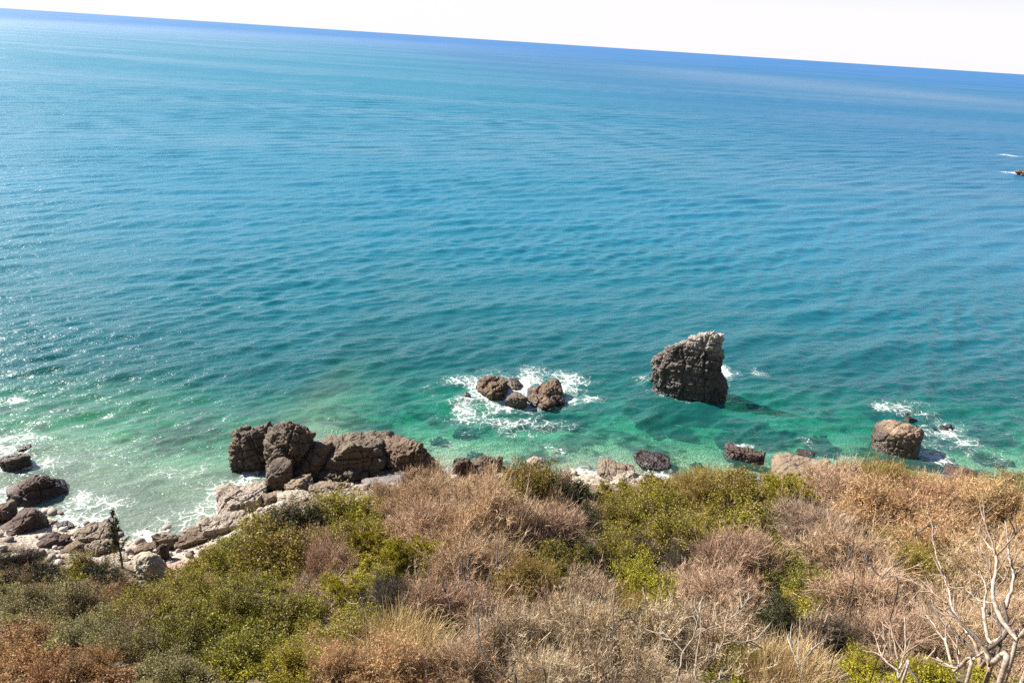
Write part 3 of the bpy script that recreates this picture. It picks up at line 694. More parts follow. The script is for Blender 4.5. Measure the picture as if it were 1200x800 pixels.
def make_twiggy(seed, R=2.0, Hh=1.7, n=(22, 9, 9, 8), w=.0095, up=.06, wob=.22, leaf=0):
    rg = np.random.default_rng(seed)
    l0, l1, l2 = skeleton(rg, R, Hh, *n[:3], wob, up)
    P, D = children(rg, l2, n[3], .7, .2)
    l3 = polylines(rg, P, D, R * rg.uniform(.07, .17, len(P)), 2, .3, up)
    l3 = l3[clip_dome(l3, R * 1.08, Hh * 1.08)]
    st = cat(tubes(l0, .03, .012), tubes(l1, .012, .006))
    # long thin shoots that stand out of the crown
    P, D = children(rg, l1, 2, .5, .4)
    D[:, 2] += .5; D /= np.linalg.norm(D, axis=1)[:, None]
    sh_ = polylines(rg, P, D, R * rg.uniform(.25, .6, len(P)), 4, .14, .08)
    P, D = children(rg, sh_, 3, .6, .3)
    s2 = polylines(rg, P, D, R * rg.uniform(.06, .16, len(P)), 2, .2, .05)
    tw = [ribbons(l2, w * 1.3, rg), ribbons(l3, w, rg), ribbons(sh_, w * 1.25, rg), ribbons(s2, w, rg)]
    if leaf:
        P, D = children(rg, l3, leaf, .8, .3)
        tw.append(leaves(P, .055, rg, .6))
    return st, cat(*tw)

def make_grass(seed, R=1.2, Hh=1.3, n=2600):
    rg = np.random.default_rng(seed)
    a = rg.uniform(0, 6.283, n); rad = R * np.sqrt(rg.uniform(0, 1, n)) * .8
    P = np.stack([np.cos(a) * rad, np.sin(a) * rad, np.full(n, -.2)], -1)
    D = np.stack([np.cos(a) * rad / R * .5, np.sin(a) * rad / R * .5, np.ones(n)], -1) + rg.normal(size=(n, 3)) * .22
    D /= np.linalg.norm(D, axis=1)[:, None]
    pts = polylines(rg, P, D, Hh * rg.uniform(.5, 1.15, n), 4, .16, -.05)
    st = pts[:60]
    return tubes(st, .01, .004), ribbons(pts, .016, rg)

ARCH = {
    'leafy': [make_leafy(s) for s in (1, 2, 3)],
    'small_leafy': [make_leafy(s, lf=.055, per=12, n=(18, 9, 9)) for s in (4, 5)],
    'pine': [make_pine(s) for s in (6, 7)],
    'twiggy': [make_twiggy(s) for s in (8, 9, 10)],
    'fuzzy': [make_twiggy(s, leaf=2, n=(20, 9, 8, 6)) for s in (11, 12)],
    'open': [make_twiggy(s, Hh=2.2, n=(14, 7, 6, 4), w=.018, up=.1, wob=.26) for s in (13, 14)],
    'stemmy': [make_twiggy(s, R=1.5, Hh=2.6, n=(9, 6, 5, 4), w=.015, up=.13, wob=.2) for s in (17, 18, 19)],
    'grass': [make_grass(s) for s in (15, 16)],
}
# kind -> archetype, foliage material, stem material, object name, category, nominal radius, names of the two parts
KIND = {
    'olive': ('leafy', 'olive', 'stem', 'leafy_shrub', 'shrub', 2.0, 'foliage'),
    'green': ('leafy', 'green', 'stem', 'leafy_shrub', 'shrub', 2.0, 'foliage'),
    'fineg': ('small_leafy', 'green', 'stem', 'leafy_shrub', 'shrub', 2.0, 'foliage'),
    'fineo': ('small_leafy', 'olive', 'stem', 'leafy_shrub', 'shrub', 2.0, 'foliage'),
    'dark': ('leafy', 'dark', 'stem', 'evergreen_shrub', 'shrub', 2.0, 'foliage'),  # dark evergreens; in the hollows the colour also stands for shade
    'grey': ('small_leafy', 'grey', 'stem', 'grey_green_shrub', 'shrub', 2.0, 'foliage'),
    'lime': ('pine', 'lime', 'stem', 'pine_shrub', 'shrub', 2.0, 'foliage'),
    'limel': ('small_leafy', 'lime', 'stem', 'leafy_shrub', 'shrub', 2.0, 'foliage'),
    'rust': ('small_leafy', 'rust', 'stem', 'autumn_shrub', 'shrub', 2.0, 'foliage'),
    'ochre': ('fuzzy', 'ochre', 'stem', 'autumn_shrub', 'shrub', 2.0, 'foliage'),
    'tan': ('fuzzy', 'tan', 'stem', 'dry_shrub', 'shrub', 2.0, 'foliage'),
    'pink': ('twiggy', 'pink', 'stem', 'twiggy_shrub', 'shrub', 2.0, 'twigs'),
    'brown': ('twiggy', 'brown', 'stem', 'twiggy_shrub', 'shrub', 2.0, 'twigs'),
    'greyt': ('twiggy', 'greyt', 'stem', 'twiggy_shrub', 'shrub', 2.0, 'twigs'),
    'open': ('open', 'greyt', 'greyt', 'bare_shrub', 'shrub', 2.0, 'twigs'),
    'stemd': ('stemmy', 'brown', 'stem', 'bare_shrub', 'shrub', 1.5, 'twigs'),
    'stemg': ('stemmy', 'greyt', 'greyt', 'bare_shrub', 'shrub', 1.5, 'twigs'),
    'dtwig': ('twiggy', 'stem', 'stem', 'bare_shrub', 'shrub', 2.0, 'twigs'),  # dark bare twigs; in the hollows their colour paints the shade
    'grass': ('grass', 'straw', 'straw', 'dry_grass_clump', 'grass clump', 1.2, 'blades'),
}
_pm = {}
def part_mesh(kind, v):
    key = (kind, v)
    if key not in _pm:
        arch, fm, sm = KIND[kind][:3]
        st, fo_ = ARCH[arch][v]
        _pm[key] = (mesh_np('stems', *st, [LM[sm]]), mesh_np(KIND[kind][6], *fo_, [LM[fm]]))
    return _pm[key]

rp = np.random.default_rng(77)
placed = []
def shrub(px, py, wpx, kind, label, hs=1.0, group=None):
    """a shrub whose crown is centred on a photo pixel and is WPX photo pixels wide"""
    v = int(rp.integers(len(ARCH[KIND[kind][0]]))); Rn = KIND[kind][5]
    P = hit(px, py, .7)
    for _ in range(2):
        w = 1.18 * wpx / F0 * ((P - CAM) @ _fwd)
        sc = w / 2 / Rn; hh = 1.7 * sc * hs
        P = hit(px, py, hh * .5)
    root = bpy.data.objects.new(KIND[kind][3], None); col.objects.link(root)
    root.empty_display_size = .3
    z = float(H(P[0], P[1])) - .1
    root.location = (P[0], P[1], z); root.rotation_euler = (0, 0, rp.uniform(0, 6.28))
    root.scale = (sc, sc * rp.uniform(.85, 1.15), sc * hs)
    sm, fm = part_mesh(kind, v)
    link('stems', sm, root); link(KIND[kind][6], fm, root)
    placed.append((P[0], P[1], w / 2))
    return tag(root, label, KIND[kind][4], group)

SHRUBS = [
    # bare stems standing out of the lower thicket
    (585, 690, 70, 'stemd', 'upright bare brown shrub right of the dark curving sapling'), (490, 690, 65, 'stemd', 'thin bare brown shrub right of the dark grey twig bush'),
    (645, 720, 75, 'stemd', 'bare dark stemmed shrub left of the thin upright sapling'), (690, 690, 65, 'stemg', 'pale bare stemmed shrub just behind the thin upright sapling'),
    (610, 780, 90, 'stemd', 'bare dark stemmed shrub in the middle of the bottom edge'), (700, 775, 90, 'stemg', 'pale bare stemmed shrub at the foot of the thin upright sapling'),
    (575, 750, 80, 'stemg', 'grey bare stemmed shrub beside the curving sapling'), (735, 770, 80, 'stemd', 'bare brown shrub between the upright and the leaning thin saplings'),
    (870, 770, 85, 'stemg', 'pale bare stemmed shrub left of the fresh green bush'), (960, 750, 75, 'stemg', 'whitish bare stemmed shrub right of the dark green bush'),
    (1000, 730, 75, 'stemd', 'bare brown stemmed shrub above the shaded dark bush'), (1085, 710, 75, 'stemd', 'bare brown stemmed shrub behind the leaning sapling'),
    (1120, 690, 70, 'stemd', 'bare reddish brown shrub left of the tallest sapling'), (1045, 760, 75, 'stemd', 'thin bare shrub behind the small forked sapling'),
    (480, 720, 60, 'stemg', 'grey bare stemmed shrub next to the mossy olive bush'), (820, 690, 60, 'stemg', 'grey bare shrub at the left flank of the rosy pink twig bush'),
    (385, 690, 50, 'stemg', 'grey bare stems left of the lowest pine bush'), (140, 735, 60, 'stemg', 'thin dry stems over the left grey green bushes'),
    # left end
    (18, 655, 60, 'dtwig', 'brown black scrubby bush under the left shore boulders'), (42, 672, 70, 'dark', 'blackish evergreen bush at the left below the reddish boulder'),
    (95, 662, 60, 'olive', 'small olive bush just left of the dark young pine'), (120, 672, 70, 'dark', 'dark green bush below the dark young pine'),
    (80, 705, 95, 'grey', 'pale grey green bush below the blackish evergreen at the left'), (30, 700, 70, 'grey', 'grey leaved bush at the left edge above the rust coloured bush'),
    (22, 755, 90, 'rust', 'large rust orange bush in the lower left corner'), (70, 785, 80, 'rust', 'dark rust bush on the bottom edge near the left corner'),
    (118, 775, 70, 'rust', 'pinkish red bush at the bottom, right of the rust orange one'), (100, 740, 80, 'grey', 'grey green bush between the rust orange bush and the green thicket'),
    (160, 705, 90, 'fineo', 'yellowish olive bush under the tilted cream slab'), (215, 690, 80, 'fineo', 'olive bush just below the red earth patch'),
    (255, 655, 70, 'olive', 'ochre green bush right of the red earth patch'), (298, 618, 90, 'olive', 'dark olive bush under the flat cream slab'),
    (345, 605, 90, 'dark', 'dark bush along the foot of the boulder heap'), (395, 592, 95, 'olive', 'olive bush directly under the low tan boulder'),
    (275, 640, 70, 'green', 'mid green bush beside the fluted ledge'), (330, 645, 110, 'olive', 'broad olive bush in the middle of the left slope'),
    (150, 750, 90, 'grey', 'grey green bush with thin dry stems low at the left'), (210, 735, 110, 'fineg', 'broad small leaved green bush in the left thicket'),
    (275, 705, 100, 'fineg', 'fresh green bush in the centre of the left thicket'), (285, 760, 110, 'green', 'green bush on dark hollows at the lower left'),
    (340, 715, 100, 'green', 'leafy green bush at the right end of the left thicket'), (205, 785, 90, 'grey', 'greyish bush on the bottom edge right of the pinkish red one'),
    (345, 775, 100, 'limel', 'yellow green bush on the bottom edge of the left thicket'), (385, 650, 80, 'brown', 'grey brown bush left of the yellow green pine bushes'),
    (405, 625, 80, 'olive', 'olive bush between the heap and the yellow green pine bushes'), (430, 640, 75, 'lime', 'bright yellow green pine bush, uppermost of the group left of centre'),
    (475, 647, 85, 'lime', 'wide yellow green pine bush next to the pinkish twig mass'), (405, 690, 75, 'lime', 'lowest yellow green pine bush with a white dead twig'),
    (448, 668, 60, 'olive', 'ochre tinged bush in the midst of the yellow green pine bushes'), (460, 705, 90, 'dtwig', 'dark grey twig bush under the yellow green pine bushes'),
    (415, 735, 100, 'fineo', 'mossy olive bush below the white dead twig'), (395, 778, 90, 'tan', 'straw coloured dry bush at the bottom left of centre'),
    (460, 780, 120, 'tan', 'tan dry bush on the bottom edge left of centre'),
    # middle
    (500, 575, 80, 'brown', 'small brown bush right of the lilac grey slab'), (545, 580, 90, 'pink', 'pale brown bush under the jagged rocks'),
    (500, 612, 110, 'pink', 'pinkish twig bush forming the left end of the big brown mass'), (585, 600, 150, 'pink', 'largest rounded pinkish brown twig mass in the middle of the slope', 1.15),
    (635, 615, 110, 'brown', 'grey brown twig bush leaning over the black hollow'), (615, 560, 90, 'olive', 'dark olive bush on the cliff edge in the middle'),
    (655, 572, 60, 'dark', 'blackish bush on the cliff edge above the black hollow'), (692, 612, 70, 'dark', 'bush coloured near black for the shade of the hollow'),  # hollow bush: its near-black leaf colour stands in for shade
    (660, 650, 75, 'green', 'dark green bush under the shaded hollow'), (560, 655, 120, 'brown', 'brown twig bush below the largest rounded mass'),
    (530, 710, 130, 'brown', 'tangled brown twig bush behind the leaning dark sapling'), (620, 680, 100, 'ochre', 'orange tinged bush below the dark green hollow bush'),
    (600, 740, 130, 'greyt', 'grey twig bush left of the thin upright sapling'), (690, 730, 130, 'greyt', 'grey twig bush around the thin upright sapling'),
    (540, 780, 120, 'brown', 'brown twig bush around the foot of the dark curving sapling'), (650, 790, 120, 'greyt', 'grey twig bush on the bottom edge at the middle'),
    (725, 600, 70, 'fineo', 'soft olive bush right of the black hollow'), (720, 640, 90, 'fineo', 'olive bush with pale dry stems right of the dark hollow'),
    (765, 585, 80, 'olive', 'olive bush under the pale pinkish boulder'), (790, 620, 100, 'fineo', 'rounded yellowish olive bush in the middle right'),
    (795, 645, 60, 'dtwig', 'twig bush darkened as the shade of a hollow in the middle right'), (755, 680, 100, 'limel', 'yellow olive bush with straight dead stems'),  # hollow bush: shade put into its dark twig colour
    (740, 720, 90, 'ochre', 'ochre bush behind the thin upright sapling'),
    # right
    (815, 570, 65, 'ochre', 'small ochre bush on the cliff edge under the dark flat topped rock'), (860, 575, 95, 'olive', 'olive bush on the cliff edge left of the slanting tan slab'),
    (925, 578, 75, 'lime', 'bright yellow green pine bush below the slanting tan slab'), (885, 605, 100, 'olive', 'wide olive bush below the bright right hand pine bush'),
    (985, 570, 90, 'pink', 'pinkish brown bush on the cliff edge right of the slanting slab'), (1048, 560, 70, 'ochre', 'ochre bush on the cliff edge under the round boulder'),
    (1025, 590, 110, 'tan', 'tan bush on the slope below the round boulder'), (955, 620, 120, 'greyt', 'grey thorny bush in the upper right thicket'),
    (1100, 590, 110, 'tan', 'golden tan bush below the low maroon rock'), (1165, 588, 110, 'tan', 'broad golden bush at the right end of the cliff edge'),
    (1190, 565, 60, 'grey', 'pale grey green bush at the right end above the golden bush'), (1110, 628, 120, 'tan', 'golden tan bush left of the peeling saplings'),
    (1130, 640, 50, 'dark', 'bush darkened as shade in the small hollow behind the tallest sapling'), (870, 650, 110, 'brown', 'pale brown bush in the middle of the right slope'),  # small hollow's shade painted by the dark leaf colour
    (850, 690, 120, 'pink', 'rosy pink twig bush in the lower right slope'), (1000, 650, 120, 'brown', 'sandy twig bush above the black bent branches'),
    (940, 680, 80, 'green', 'green bush left of the pinkish tan bush'), (955, 705, 65, 'limel', 'bright yellow green leafy bush in the lower right'),
    (915, 725, 95, 'dark', 'dark green bush below the rosy pink bush'), (1025, 700, 130, 'pink', 'pinkish tan bush left of the forked saplings'),
    (1080, 660, 100, 'ochre', 'ochre flecked bush with black bent branches'), (1165, 660, 110, 'pink', 'pinkish bush behind the tallest sapling'),
    (985, 745, 90, 'dtwig', 'bare bush darkened as the shade below the pinkish tan bush'), (1015, 775, 65, 'limel', 'yellow green leafy bush on the bottom edge at the right'),  # shaded gap painted with dark twigs
    (1088, 785, 60, 'limel', 'yellow green leafy bush under the forked saplings'), (880, 775, 80, 'green', 'fresh green bush on the bottom edge right of centre'),
    (780, 745, 110, 'open', 'pale grey branchy bush over a black gap'), (840, 750, 110, 'open', 'white grey branchy bush left of the dark green bush'),
    (930, 775, 90, 'grass', 'straw grass clump on the bottom edge right of the fresh green bush'), (770, 790, 110, 'greyt', 'grey twig bush on the bottom edge under the pale branchy bush'),
    (1140, 740, 120, 'brown', 'brown twig bush behind the trunks of the forked saplings'), (1060, 745, 110, 'brown', 'brown twig bush left of the forked saplings'),
    (1195, 720, 90, 'pink', 'pink brown bush at the right edge'), (470, 745, 90, 'grass', 'tall pale grass clump below the dark grey twig bush'),
]
for s in SHRUBS:
    shrub(*s[:5], *(s[5:]))

# ------------------------------------------------------------------ low scrub that fills the slope: one mass nobody could count
zones = [(s[0], s[1], s[3]) for s in SHRUBS]
zp = np.array([z[:2] for z in zones], float)
acc = {}
rs = np.random.default_rng(31)
LOW = {'leafy': make_leafy(101, 1, .8, .085, 9, n=(8, 5, 5)), 'small_leafy': make_leafy(102, 1, .8, .075, 9, n=(8, 5, 5)), 'pine': make_leafy(105, 1, .8, .075, 8, .3, n=(8, 5, 5)),
       'twiggy': make_twiggy(103, 1, .85, (11, 6, 6, 5), .012), 'fuzzy': make_twiggy(104, 1, .85, (9, 6, 5, 4), .012, leaf=1), 'open': make_twiggy(106, 1, 1.0, (9, 6, 5, 4), .013), 'stemmy': make_twiggy(108, 1, 1.4, (8, 5, 5, 4), .013, up=.1), 'grass': make_grass(107, 1, .9, 600)}
cnt = 0
tries = np.stack([rs.uniform(-48, 56, 30000), rs.uniform(7.5, 54, 30000)], -1)
Ht, yet, yst = Hland(tries[:, 0], tries[:, 1])
kept = []
hollows = [(692, 612, 26), (700, 632, 18), (797, 646, 20), (440, 692, 26), (986, 748, 24), (915, 742, 26), (780, 748, 22), (378, 695, 14), (1130, 642, 18), (88, 664, 18), (164, 690, 18), (282, 764, 18), (632, 682, 14), (852, 628, 16), (250, 604, 12), (1178, 760, 40), (1090, 760, 22), (520, 738, 14), (655, 745, 14), (330, 690, 14), (225, 715, 12), (960, 640, 12)]
for (x, y), yy in zip(tries, yet):
    if y > yy + (1.1 if x > -8 else .3) or cnt >= 1700: continue
    z = float(H(x, y)); px, py = proj((x, y, z + .4))
    if px < -90 or px > 1290 or py > 880: continue
    if any(((px - a) / r_) ** 2 + ((py - b_) / (r_ * .6)) ** 2 < 1 for a, b_, r_ in hollows): continue
    rad = .5 + .012 * y
    if any((x - a) ** 2 + (y - b_) ** 2 < (rad * .7) ** 2 for a, b_, r_ in kept): continue
    if math.hypot(x - RE[0], y - RE[1]) < 1.5: continue
    j = int(np.argmin(((zp - (px, py)) * (1, 1.6)) ** 2 @ np.ones(2) * rs.uniform(.35, 1.65, len(zp))))
    kd = zones[j][2]
    if kd in ('dark', 'dtwig') and rs.uniform() < .4: kd = 'brown'
    st, fo_ = LOW[KIND[kd][0]]
    a = rs.uniform(0, 6.28); ca, sa = math.cos(a), math.sin(a); sc = rad * rs.uniform(.85, 1.25); sh = sc * rs.uniform(.6, 1.45)
    Rm = np.array([[ca, -sa, 0], [sa, ca, 0], [0, 0, 1]]) * np.array([[sc], [sc], [sh]])
    for (V, F), mt in ((st, KIND[kd][2]), (fo_, KIND[kd][1])):
        acc.setdefault(mt, []).append(((V @ Rm.T + (x, y, z - .05)).astype(np.float32), F))
    kept.append((x, y, rad)); cnt += 1
mts = list(acc)
parts = [cat(*acc[m]) for m in mts]
V, F = cat(*parts)
mi = np.concatenate([np.full(len(p[1]), i) for i, p in enumerate(parts)])
o = link('undergrowth', mesh_np('undergrowth', V, F, [LM[m] for m in mts], mi))
tag(o, 'low tangled undergrowth covering the slope between the larger shrubs', kind='stuff')
print('low scrub clumps', cnt, 'faces', len(F))

# ------------------------------------------------------------------ saplings and the young pine
def bark(name, a, b, ring=0.0):
    g = NT(name)
    tc = g.n('TexCoord').outputs['Object']
    n = g.noise(g.n('Mapping', {'Vector': tc, 'Scale': (3, 3, 9)}), 4, 5, .7)
    c = g.ramp(n, (.35, a), (.62, b))
    bm = g.n('Bump', {'Strength': .5, 'Distance': .01, 'Height': n})
    return g.done(g.n('BsdfPrincipled', {'Base Color': c, 'Roughness': .7, 'Normal': bm}))
B_PALE = bark('pale_peeling_bark', (.13, .09, .065), (.48, .40, .32))
B_RED = bark('red_brown_bark', (.12, .075, .05), (.32, .225, .16))
B_DARK = bark('dark_bark', (.03, .022, .018), (.095, .07, .055))
B_GREY = bark('grey_bark', (.13, .10, .075), (.36, .30, .23))

def spline(P, n):
    P = np.asarray(P, float); K = len(P)
    t = np.linspace(0, K - 1, n); i = np.minimum(t.astype(int), K - 2); f = (t - i)[:, None]
    g_ = lambda k: P[np.clip(k, 0, K - 1)]
    a, b, c, d = g_(i - 1), g_(i), g_(i + 1), g_(i + 2)
    return .5 * (2 * b + (c - a) * f + (2 * a - 5 * b + 4 * c - d) * f * f + (3 * b - a - 3 * c + d) * f ** 3)

def sapling(name, limbs, dist, label, twig_mat=None, seed=0, twigs=5, cat_='sapling', tw_len=.28):
    """limbs: (bark, [photo pixels], pixel radius at both ends, metres nearer(-)/farther(+) at both ends); the first limb is the trunk"""
    rg = np.random.default_rng(seed)
    x0, y0 = limbs[0][1][0]
    base = CAM + ray(x0, y0) * dist
    gz = float(H(base[0], base[1]))
    root = bpy.data.objects.new(name, None); col.objects.link(root); root.location = (base[0], base[1], gz)
    for q, (mt, px, (ra, rb), (za, zb)) in enumerate(limbs):
        n = len(px)
        P = np.array([CAM + ray(*p) * (dist + za + (zb - za) * i / max(n - 1, 1)) for i, p in enumerate(px)])
        if q == 0:  # carry the trunk down to the ground
            P = np.vstack([np.array([P[0][0] + .1, P[0][1], gz - .3]), P]) if P[0][2] > gz + .2 else P
        P = P - np.array([base[0], base[1], gz])
        m = 6 * len(P)
        C = spline(P, m)
        C += np.stack([vnoise(np.stack([np.full(m, seed * 3. + q), np.arange(m) * .5, np.full(m, k * 9.)], -1), 3) for k in range(3)], -1) * .006
        V, F = tubes(C[None], .37 * ra / F0 * dist, max(.37 * rb, .40) / F0 * dist, 8)
        mi = np.zeros(len(F))
        if twigs and q > 0:
            Pc, Dc = children(rg, C[None], twigs, .7, .35)
            L = polylines(rg, Pc, Dc, tw_len * rg.uniform(.4, 1.2, len(Pc)), 4, .15, .08)
            tv = tubes(L, max(.011 * dist / 10, .009), .004 * dist / 10, 4)
            mi = np.concatenate([mi, np.ones(len(tv[1]))]); V, F = cat((V, F), tv)
        link('trunk' if q == 0 else 'branch', mesh_np('branch', V, F, [mt, twig_mat or mt], mi, smooth=True), root)
    return tag(root, label, cat_)

sapling('sapling', [
    (B_PALE, [(1168, 812), (1160, 778), (1154, 756)], (7.5, 6), (0, -.1)),
    (B_PALE, [(1156, 760), (1146, 768), (1120, 782), (1098, 770)], (3.5, 2), (0, .3)),
    (B_DARK, [(1156, 762), (1172, 750), (1181, 735), (1176, 705)], (5, 3.5), (0, .2)),
    (B_PALE, [(1178, 712), (1184, 695), (1188, 676), (1184, 655), (1180, 628), (1178, 610)], (5, 1.4), (.2, .5)),
    (B_DARK, [(1154, 757), (1140, 742), (1125, 728), (1112, 712)], (4.5, 2.5), (0, .5)),
    (B_RED, [(1188, 678), (1198, 664), (1212, 655)], (2.6, 1), (.3, .6)),
], 9.0, 'pale peeling sapling rising from the bottom right corner', B_RED, 3, 4)
sapling('sapling', [
    (B_PALE, [(1212, 766), (1192, 748), (1178, 731), (1168, 714), (1164, 702)], (6.5, 5.6), (0, .1)),
    (B_PALE, [(1164, 703), (1163, 690), (1167, 672), (1168, 650)], (5.6, 3.6), (.1, .2)),
    (B_RED, [(1168, 651), (1162, 634), (1155, 614), (1153, 590)], (3.0, 1.0), (.2, .4)),
    (B_RED, [(1168, 650), (1180, 637), (1192, 624), (1204, 608)], (2.8, 1.2), (.2, .0)),
    (B_PALE, [(1167, 648), (1156, 636), (1146, 622)], (2.2, .8), (.2, .5)),
    (B_PALE, [(1164, 706), (1150, 704), (1140, 698), (1130, 688)], (2.4, .9), (.1, .5)),
    (B_RED, [(1168, 690), (1178, 676), (1186, 656)], (1.8, .7), (.2, .5)),
], 8.6, 'tallest sapling with pale peeling bark and a forked reddish top at the right', B_RED, 4, 4)
sapling('sapling', [
    (B_PALE, [(1180, 790), (1160, 752), (1155, 732), (1153, 712)], (5.0, 4.4), (0, .2)),
    (B_PALE, [(1154, 715), (1154, 700), (1156, 690), (1150, 674), (1145, 662)], (3.2, 1.1), (.2, .4)),
    (B_DARK, [(1168, 770), (1173, 742), (1168, 726), (1158, 716)], (4, 3), (.0, .3)),
    (B_RED, [(1163, 735), (1162, 690), (1158, 664), (1154, 645)], (1.6, .7), (.2, .6)),
], 9.6, 'slim sapling with white bark rings between two thicker saplings', B_RED, 5, 4)
sapling('sapling', [
    (B_RED, [(1150, 812), (1149, 780), (1146, 764), (1140, 748)], (5.5, 4.6), (0, .1)),
    (B_PALE, [(1142, 752), (1132, 738), (1120, 720), (1115, 710)], (3.8, 3.0), (.1, .3)),
    (B_PALE, [(1115, 711), (1113, 696), (1108, 680), (1104, 668), (1097, 648), (1093, 632)], (3.0, .8), (.3, .6)),
    (B_DARK, [(1146, 768), (1130, 752), (1112, 735), (1098, 720), (1088, 708)], (4.4, 2), (.1, .6)),
    (B_RED, [(1110, 706), (1096, 696), (1082, 688), (1064, 678)], (2, .7), (.3, .7)),
], 9.4, 'leaning sapling with a dark lower limb reaching left at the bottom right', B_RED, 6, 5)
sapling('sapling', [
    (B_PALE, [(1128, 815), (1118, 785), (1112, 764), (1108, 748)], (4.6, 3.6), (0, .1)),
    (B_PALE, [(1109, 752), (1104, 746), (1098, 738), (1090, 726), (1074, 712)], (2.6, .9), (.1, .4)),
    (B_RED, [(1110, 756), (1108, 740), (1110, 726), (1106, 714)], (2.4, .9), (.1, .4)),
    (B_PALE, [(1120, 790), (1124, 770), (1120, 745)], (2.2, .8), (.1, .4)),
], 9.2, 'short pale twin-topped sapling left of the leaning one', B_RED, 7, 4)
sapling('sapling', [
    (B_PALE, [(1054, 812), (1053, 795), (1052, 784)], (3.4, 3.0), (0, .0)),
    (B_PALE, [(1052, 785), (1040, 776), (1032, 764), (1024, 742)], (2.2, .7), (0, .4)),
    (B_PALE, [(1053, 784), (1058, 772), (1061, 755), (1060, 722)], (2.2, .6), (0, .4)),
    (B_DARK, [(1090, 812), (1072, 792), (1056, 776), (1042, 760), (1033, 742)], (3.6, 1.2), (.2, .8)),
    (B_PALE, [(1052, 772), (1048, 755), (1045, 732)], (1.4, .5), (.1, .4)),
], 9.6, 'small forked sapling with a dark slanting limb among yellow green leaves', B_RED, 8, 4)
# thin bare saplings in the middle
sapling('bare_sapling', [
    (B_DARK, [(606, 812), (590, 795), (572, 778), (564, 760), (560, 738)], (2.4, 2.0), (0, .4)),
    (B_DARK, [(560, 740), (562, 715), (566, 698), (572, 680), (578, 665), (584, 655)], (1.8, .6), (.4, .8)),
    (B_DARK, [(562, 712), (554, 694), (546, 680), (540, 668)], (1.3, .5), (.4, .8)),
    (B_DARK, [(557, 690), (550, 678), (548, 660)], (1.0, .4), (.6, .9)),
], 13.5, 'dark curving bare sapling with a few twigs left of the bottom centre', B_DARK, 9, 5)
sapling('bare_sapling', [
    (B_DARK, [(716, 812), (716, 780), (718, 740), (720, 700), (721, 675), (721, 656)], (1.9, .7), (0, .5)),
    (B_DARK, [(718, 740), (726, 726), (736, 716)], (.9, .4), (.2, .5)), (B_DARK, [(719, 720), (712, 708), (706, 700)], (.8, .4), (.2, .5)),
], 14, 'thin straight upright dark sapling near the middle of the bottom edge', B_DARK, 10, 4)
sapling('bare_sapling', [
    (B_DARK, [(744, 812), (748, 770), (753, 740), (756, 705), (757, 680)], (1.6, .6), (0, .5)),
    (B_DARK, [(752, 745), (745, 730), (741, 715)], (.8, .4), (.2, .5)),
], 14.5, 'thin slightly leaning dark sapling right of the straight upright one', B_DARK, 11, 4)
sapling('bare_sapling', [
    (B_DARK, [(640, 806), (622, 784), (608, 768), (596, 752), (586, 738)], (2.2, .8), (0, .6)),
    (B_DARK, [(612, 774), (604, 775), (596, 782)], (1, .4), (.3, .4)),
], 14, 'dark leaning bare branch stem below the orange tinged bush', B_DARK, 12, 4)
sapling('bare_sapling', [
    (B_DARK, [(556, 806), (545, 785), (534, 770), (524, 750), (516, 738)], (1.8, .6), (0, .6)),
    (B_DARK, [(530, 745), (528, 720), (526, 705), (520, 690)], (1.1, .4), (.4, .8)),
], 14, 'short dark leaning sapling left of the curving one', B_DARK, 13, 4)
sapling('bare_sapling', [
    (B_GREY, [(790, 812), (796, 790), (800, 765), (810, 750)], (2.6, 2.0), (0, .2)),
    (B_GREY, [(808, 752), (826, 738), (850, 728), (868, 712), (878, 700)], (1.8, .6), (.2, .6)),
    (B_GREY, [(802, 765), (790, 752), (778, 742), (764, 740)], (1.5, .6), (.1, .5)),
    (B_GREY, [(850, 750), (872, 752), (888, 746), (898, 738)], (1.6, .6), (.2, .5)),
    (B_GREY, [(812, 748), (818, 726), (820, 706)], (1.2, .5), (.2, .5)),
], 12.5, 'pale grey sapling with long branches reaching right over dark leaves', B_GREY, 14, 7)
sapling('bare_sapling', [
    (B_GREY, [(812, 815), (814, 790), (816, 770), (820, 745), (822, 715)], (2.0, .8), (0, .3)),
    (B_GREY, [(815, 780), (832, 770), (845, 758)], (1.3, .5), (0, .4)), (B_GREY, [(818, 795), (835, 800), (850, 790)], (1.2, .5), (0, .4)),
], 12, 'grey upright bare sapling beside the one with long branches', B_GREY, 15, 6)
sapling('bare_sapling', [
    (B_GREY, [(934, 812), (935, 780), (936, 750), (938, 722)], (1.8, .7), (0, .3)), (B_GREY, [(935, 778), (928, 760), (924, 745)], (1, .4), (0, .4)), (B_GREY, [(935, 785), (946, 768), (956, 756)], (1.1, .4), (0, .4)),
], 12.5, 'pale dead forked stem in front of the dark green bush', B_GREY, 16, 5)
sapling('dead_branch', [
    (B_DARK, [(1052, 690), (1034, 676), (1024, 668), (1020, 650)], (1.6, .7), (0, .4)), (B_DARK, [(1024, 668), (1016, 658), (1012, 646)], (1.1, .4), (0, .4)), (B_DARK, [(1034, 676), (1048, 662), (1058, 652)], (1.1, .4), (0, .3)),
    (B_DARK, [(1060, 640), (1075, 625), (1090, 614)], (1.1, .4), (0, .3)),
], 24, 'black bent dead branches lying on the sandy twig bush', B_DARK, 17, 5, 'dead branch')
sapling('dead_branch', [
    (B_DARK, [(1000, 682), (990, 668), (982, 655), (972, 648)], (1.6, .7), (0, .4)), (B_DARK, [(988, 664), (996, 650), (1000, 640)], (1, .4), (0, .3)),
], 24, 'thin black dead branch left of the bent dead branches', B_DARK, 18, 4, 'dead branch')
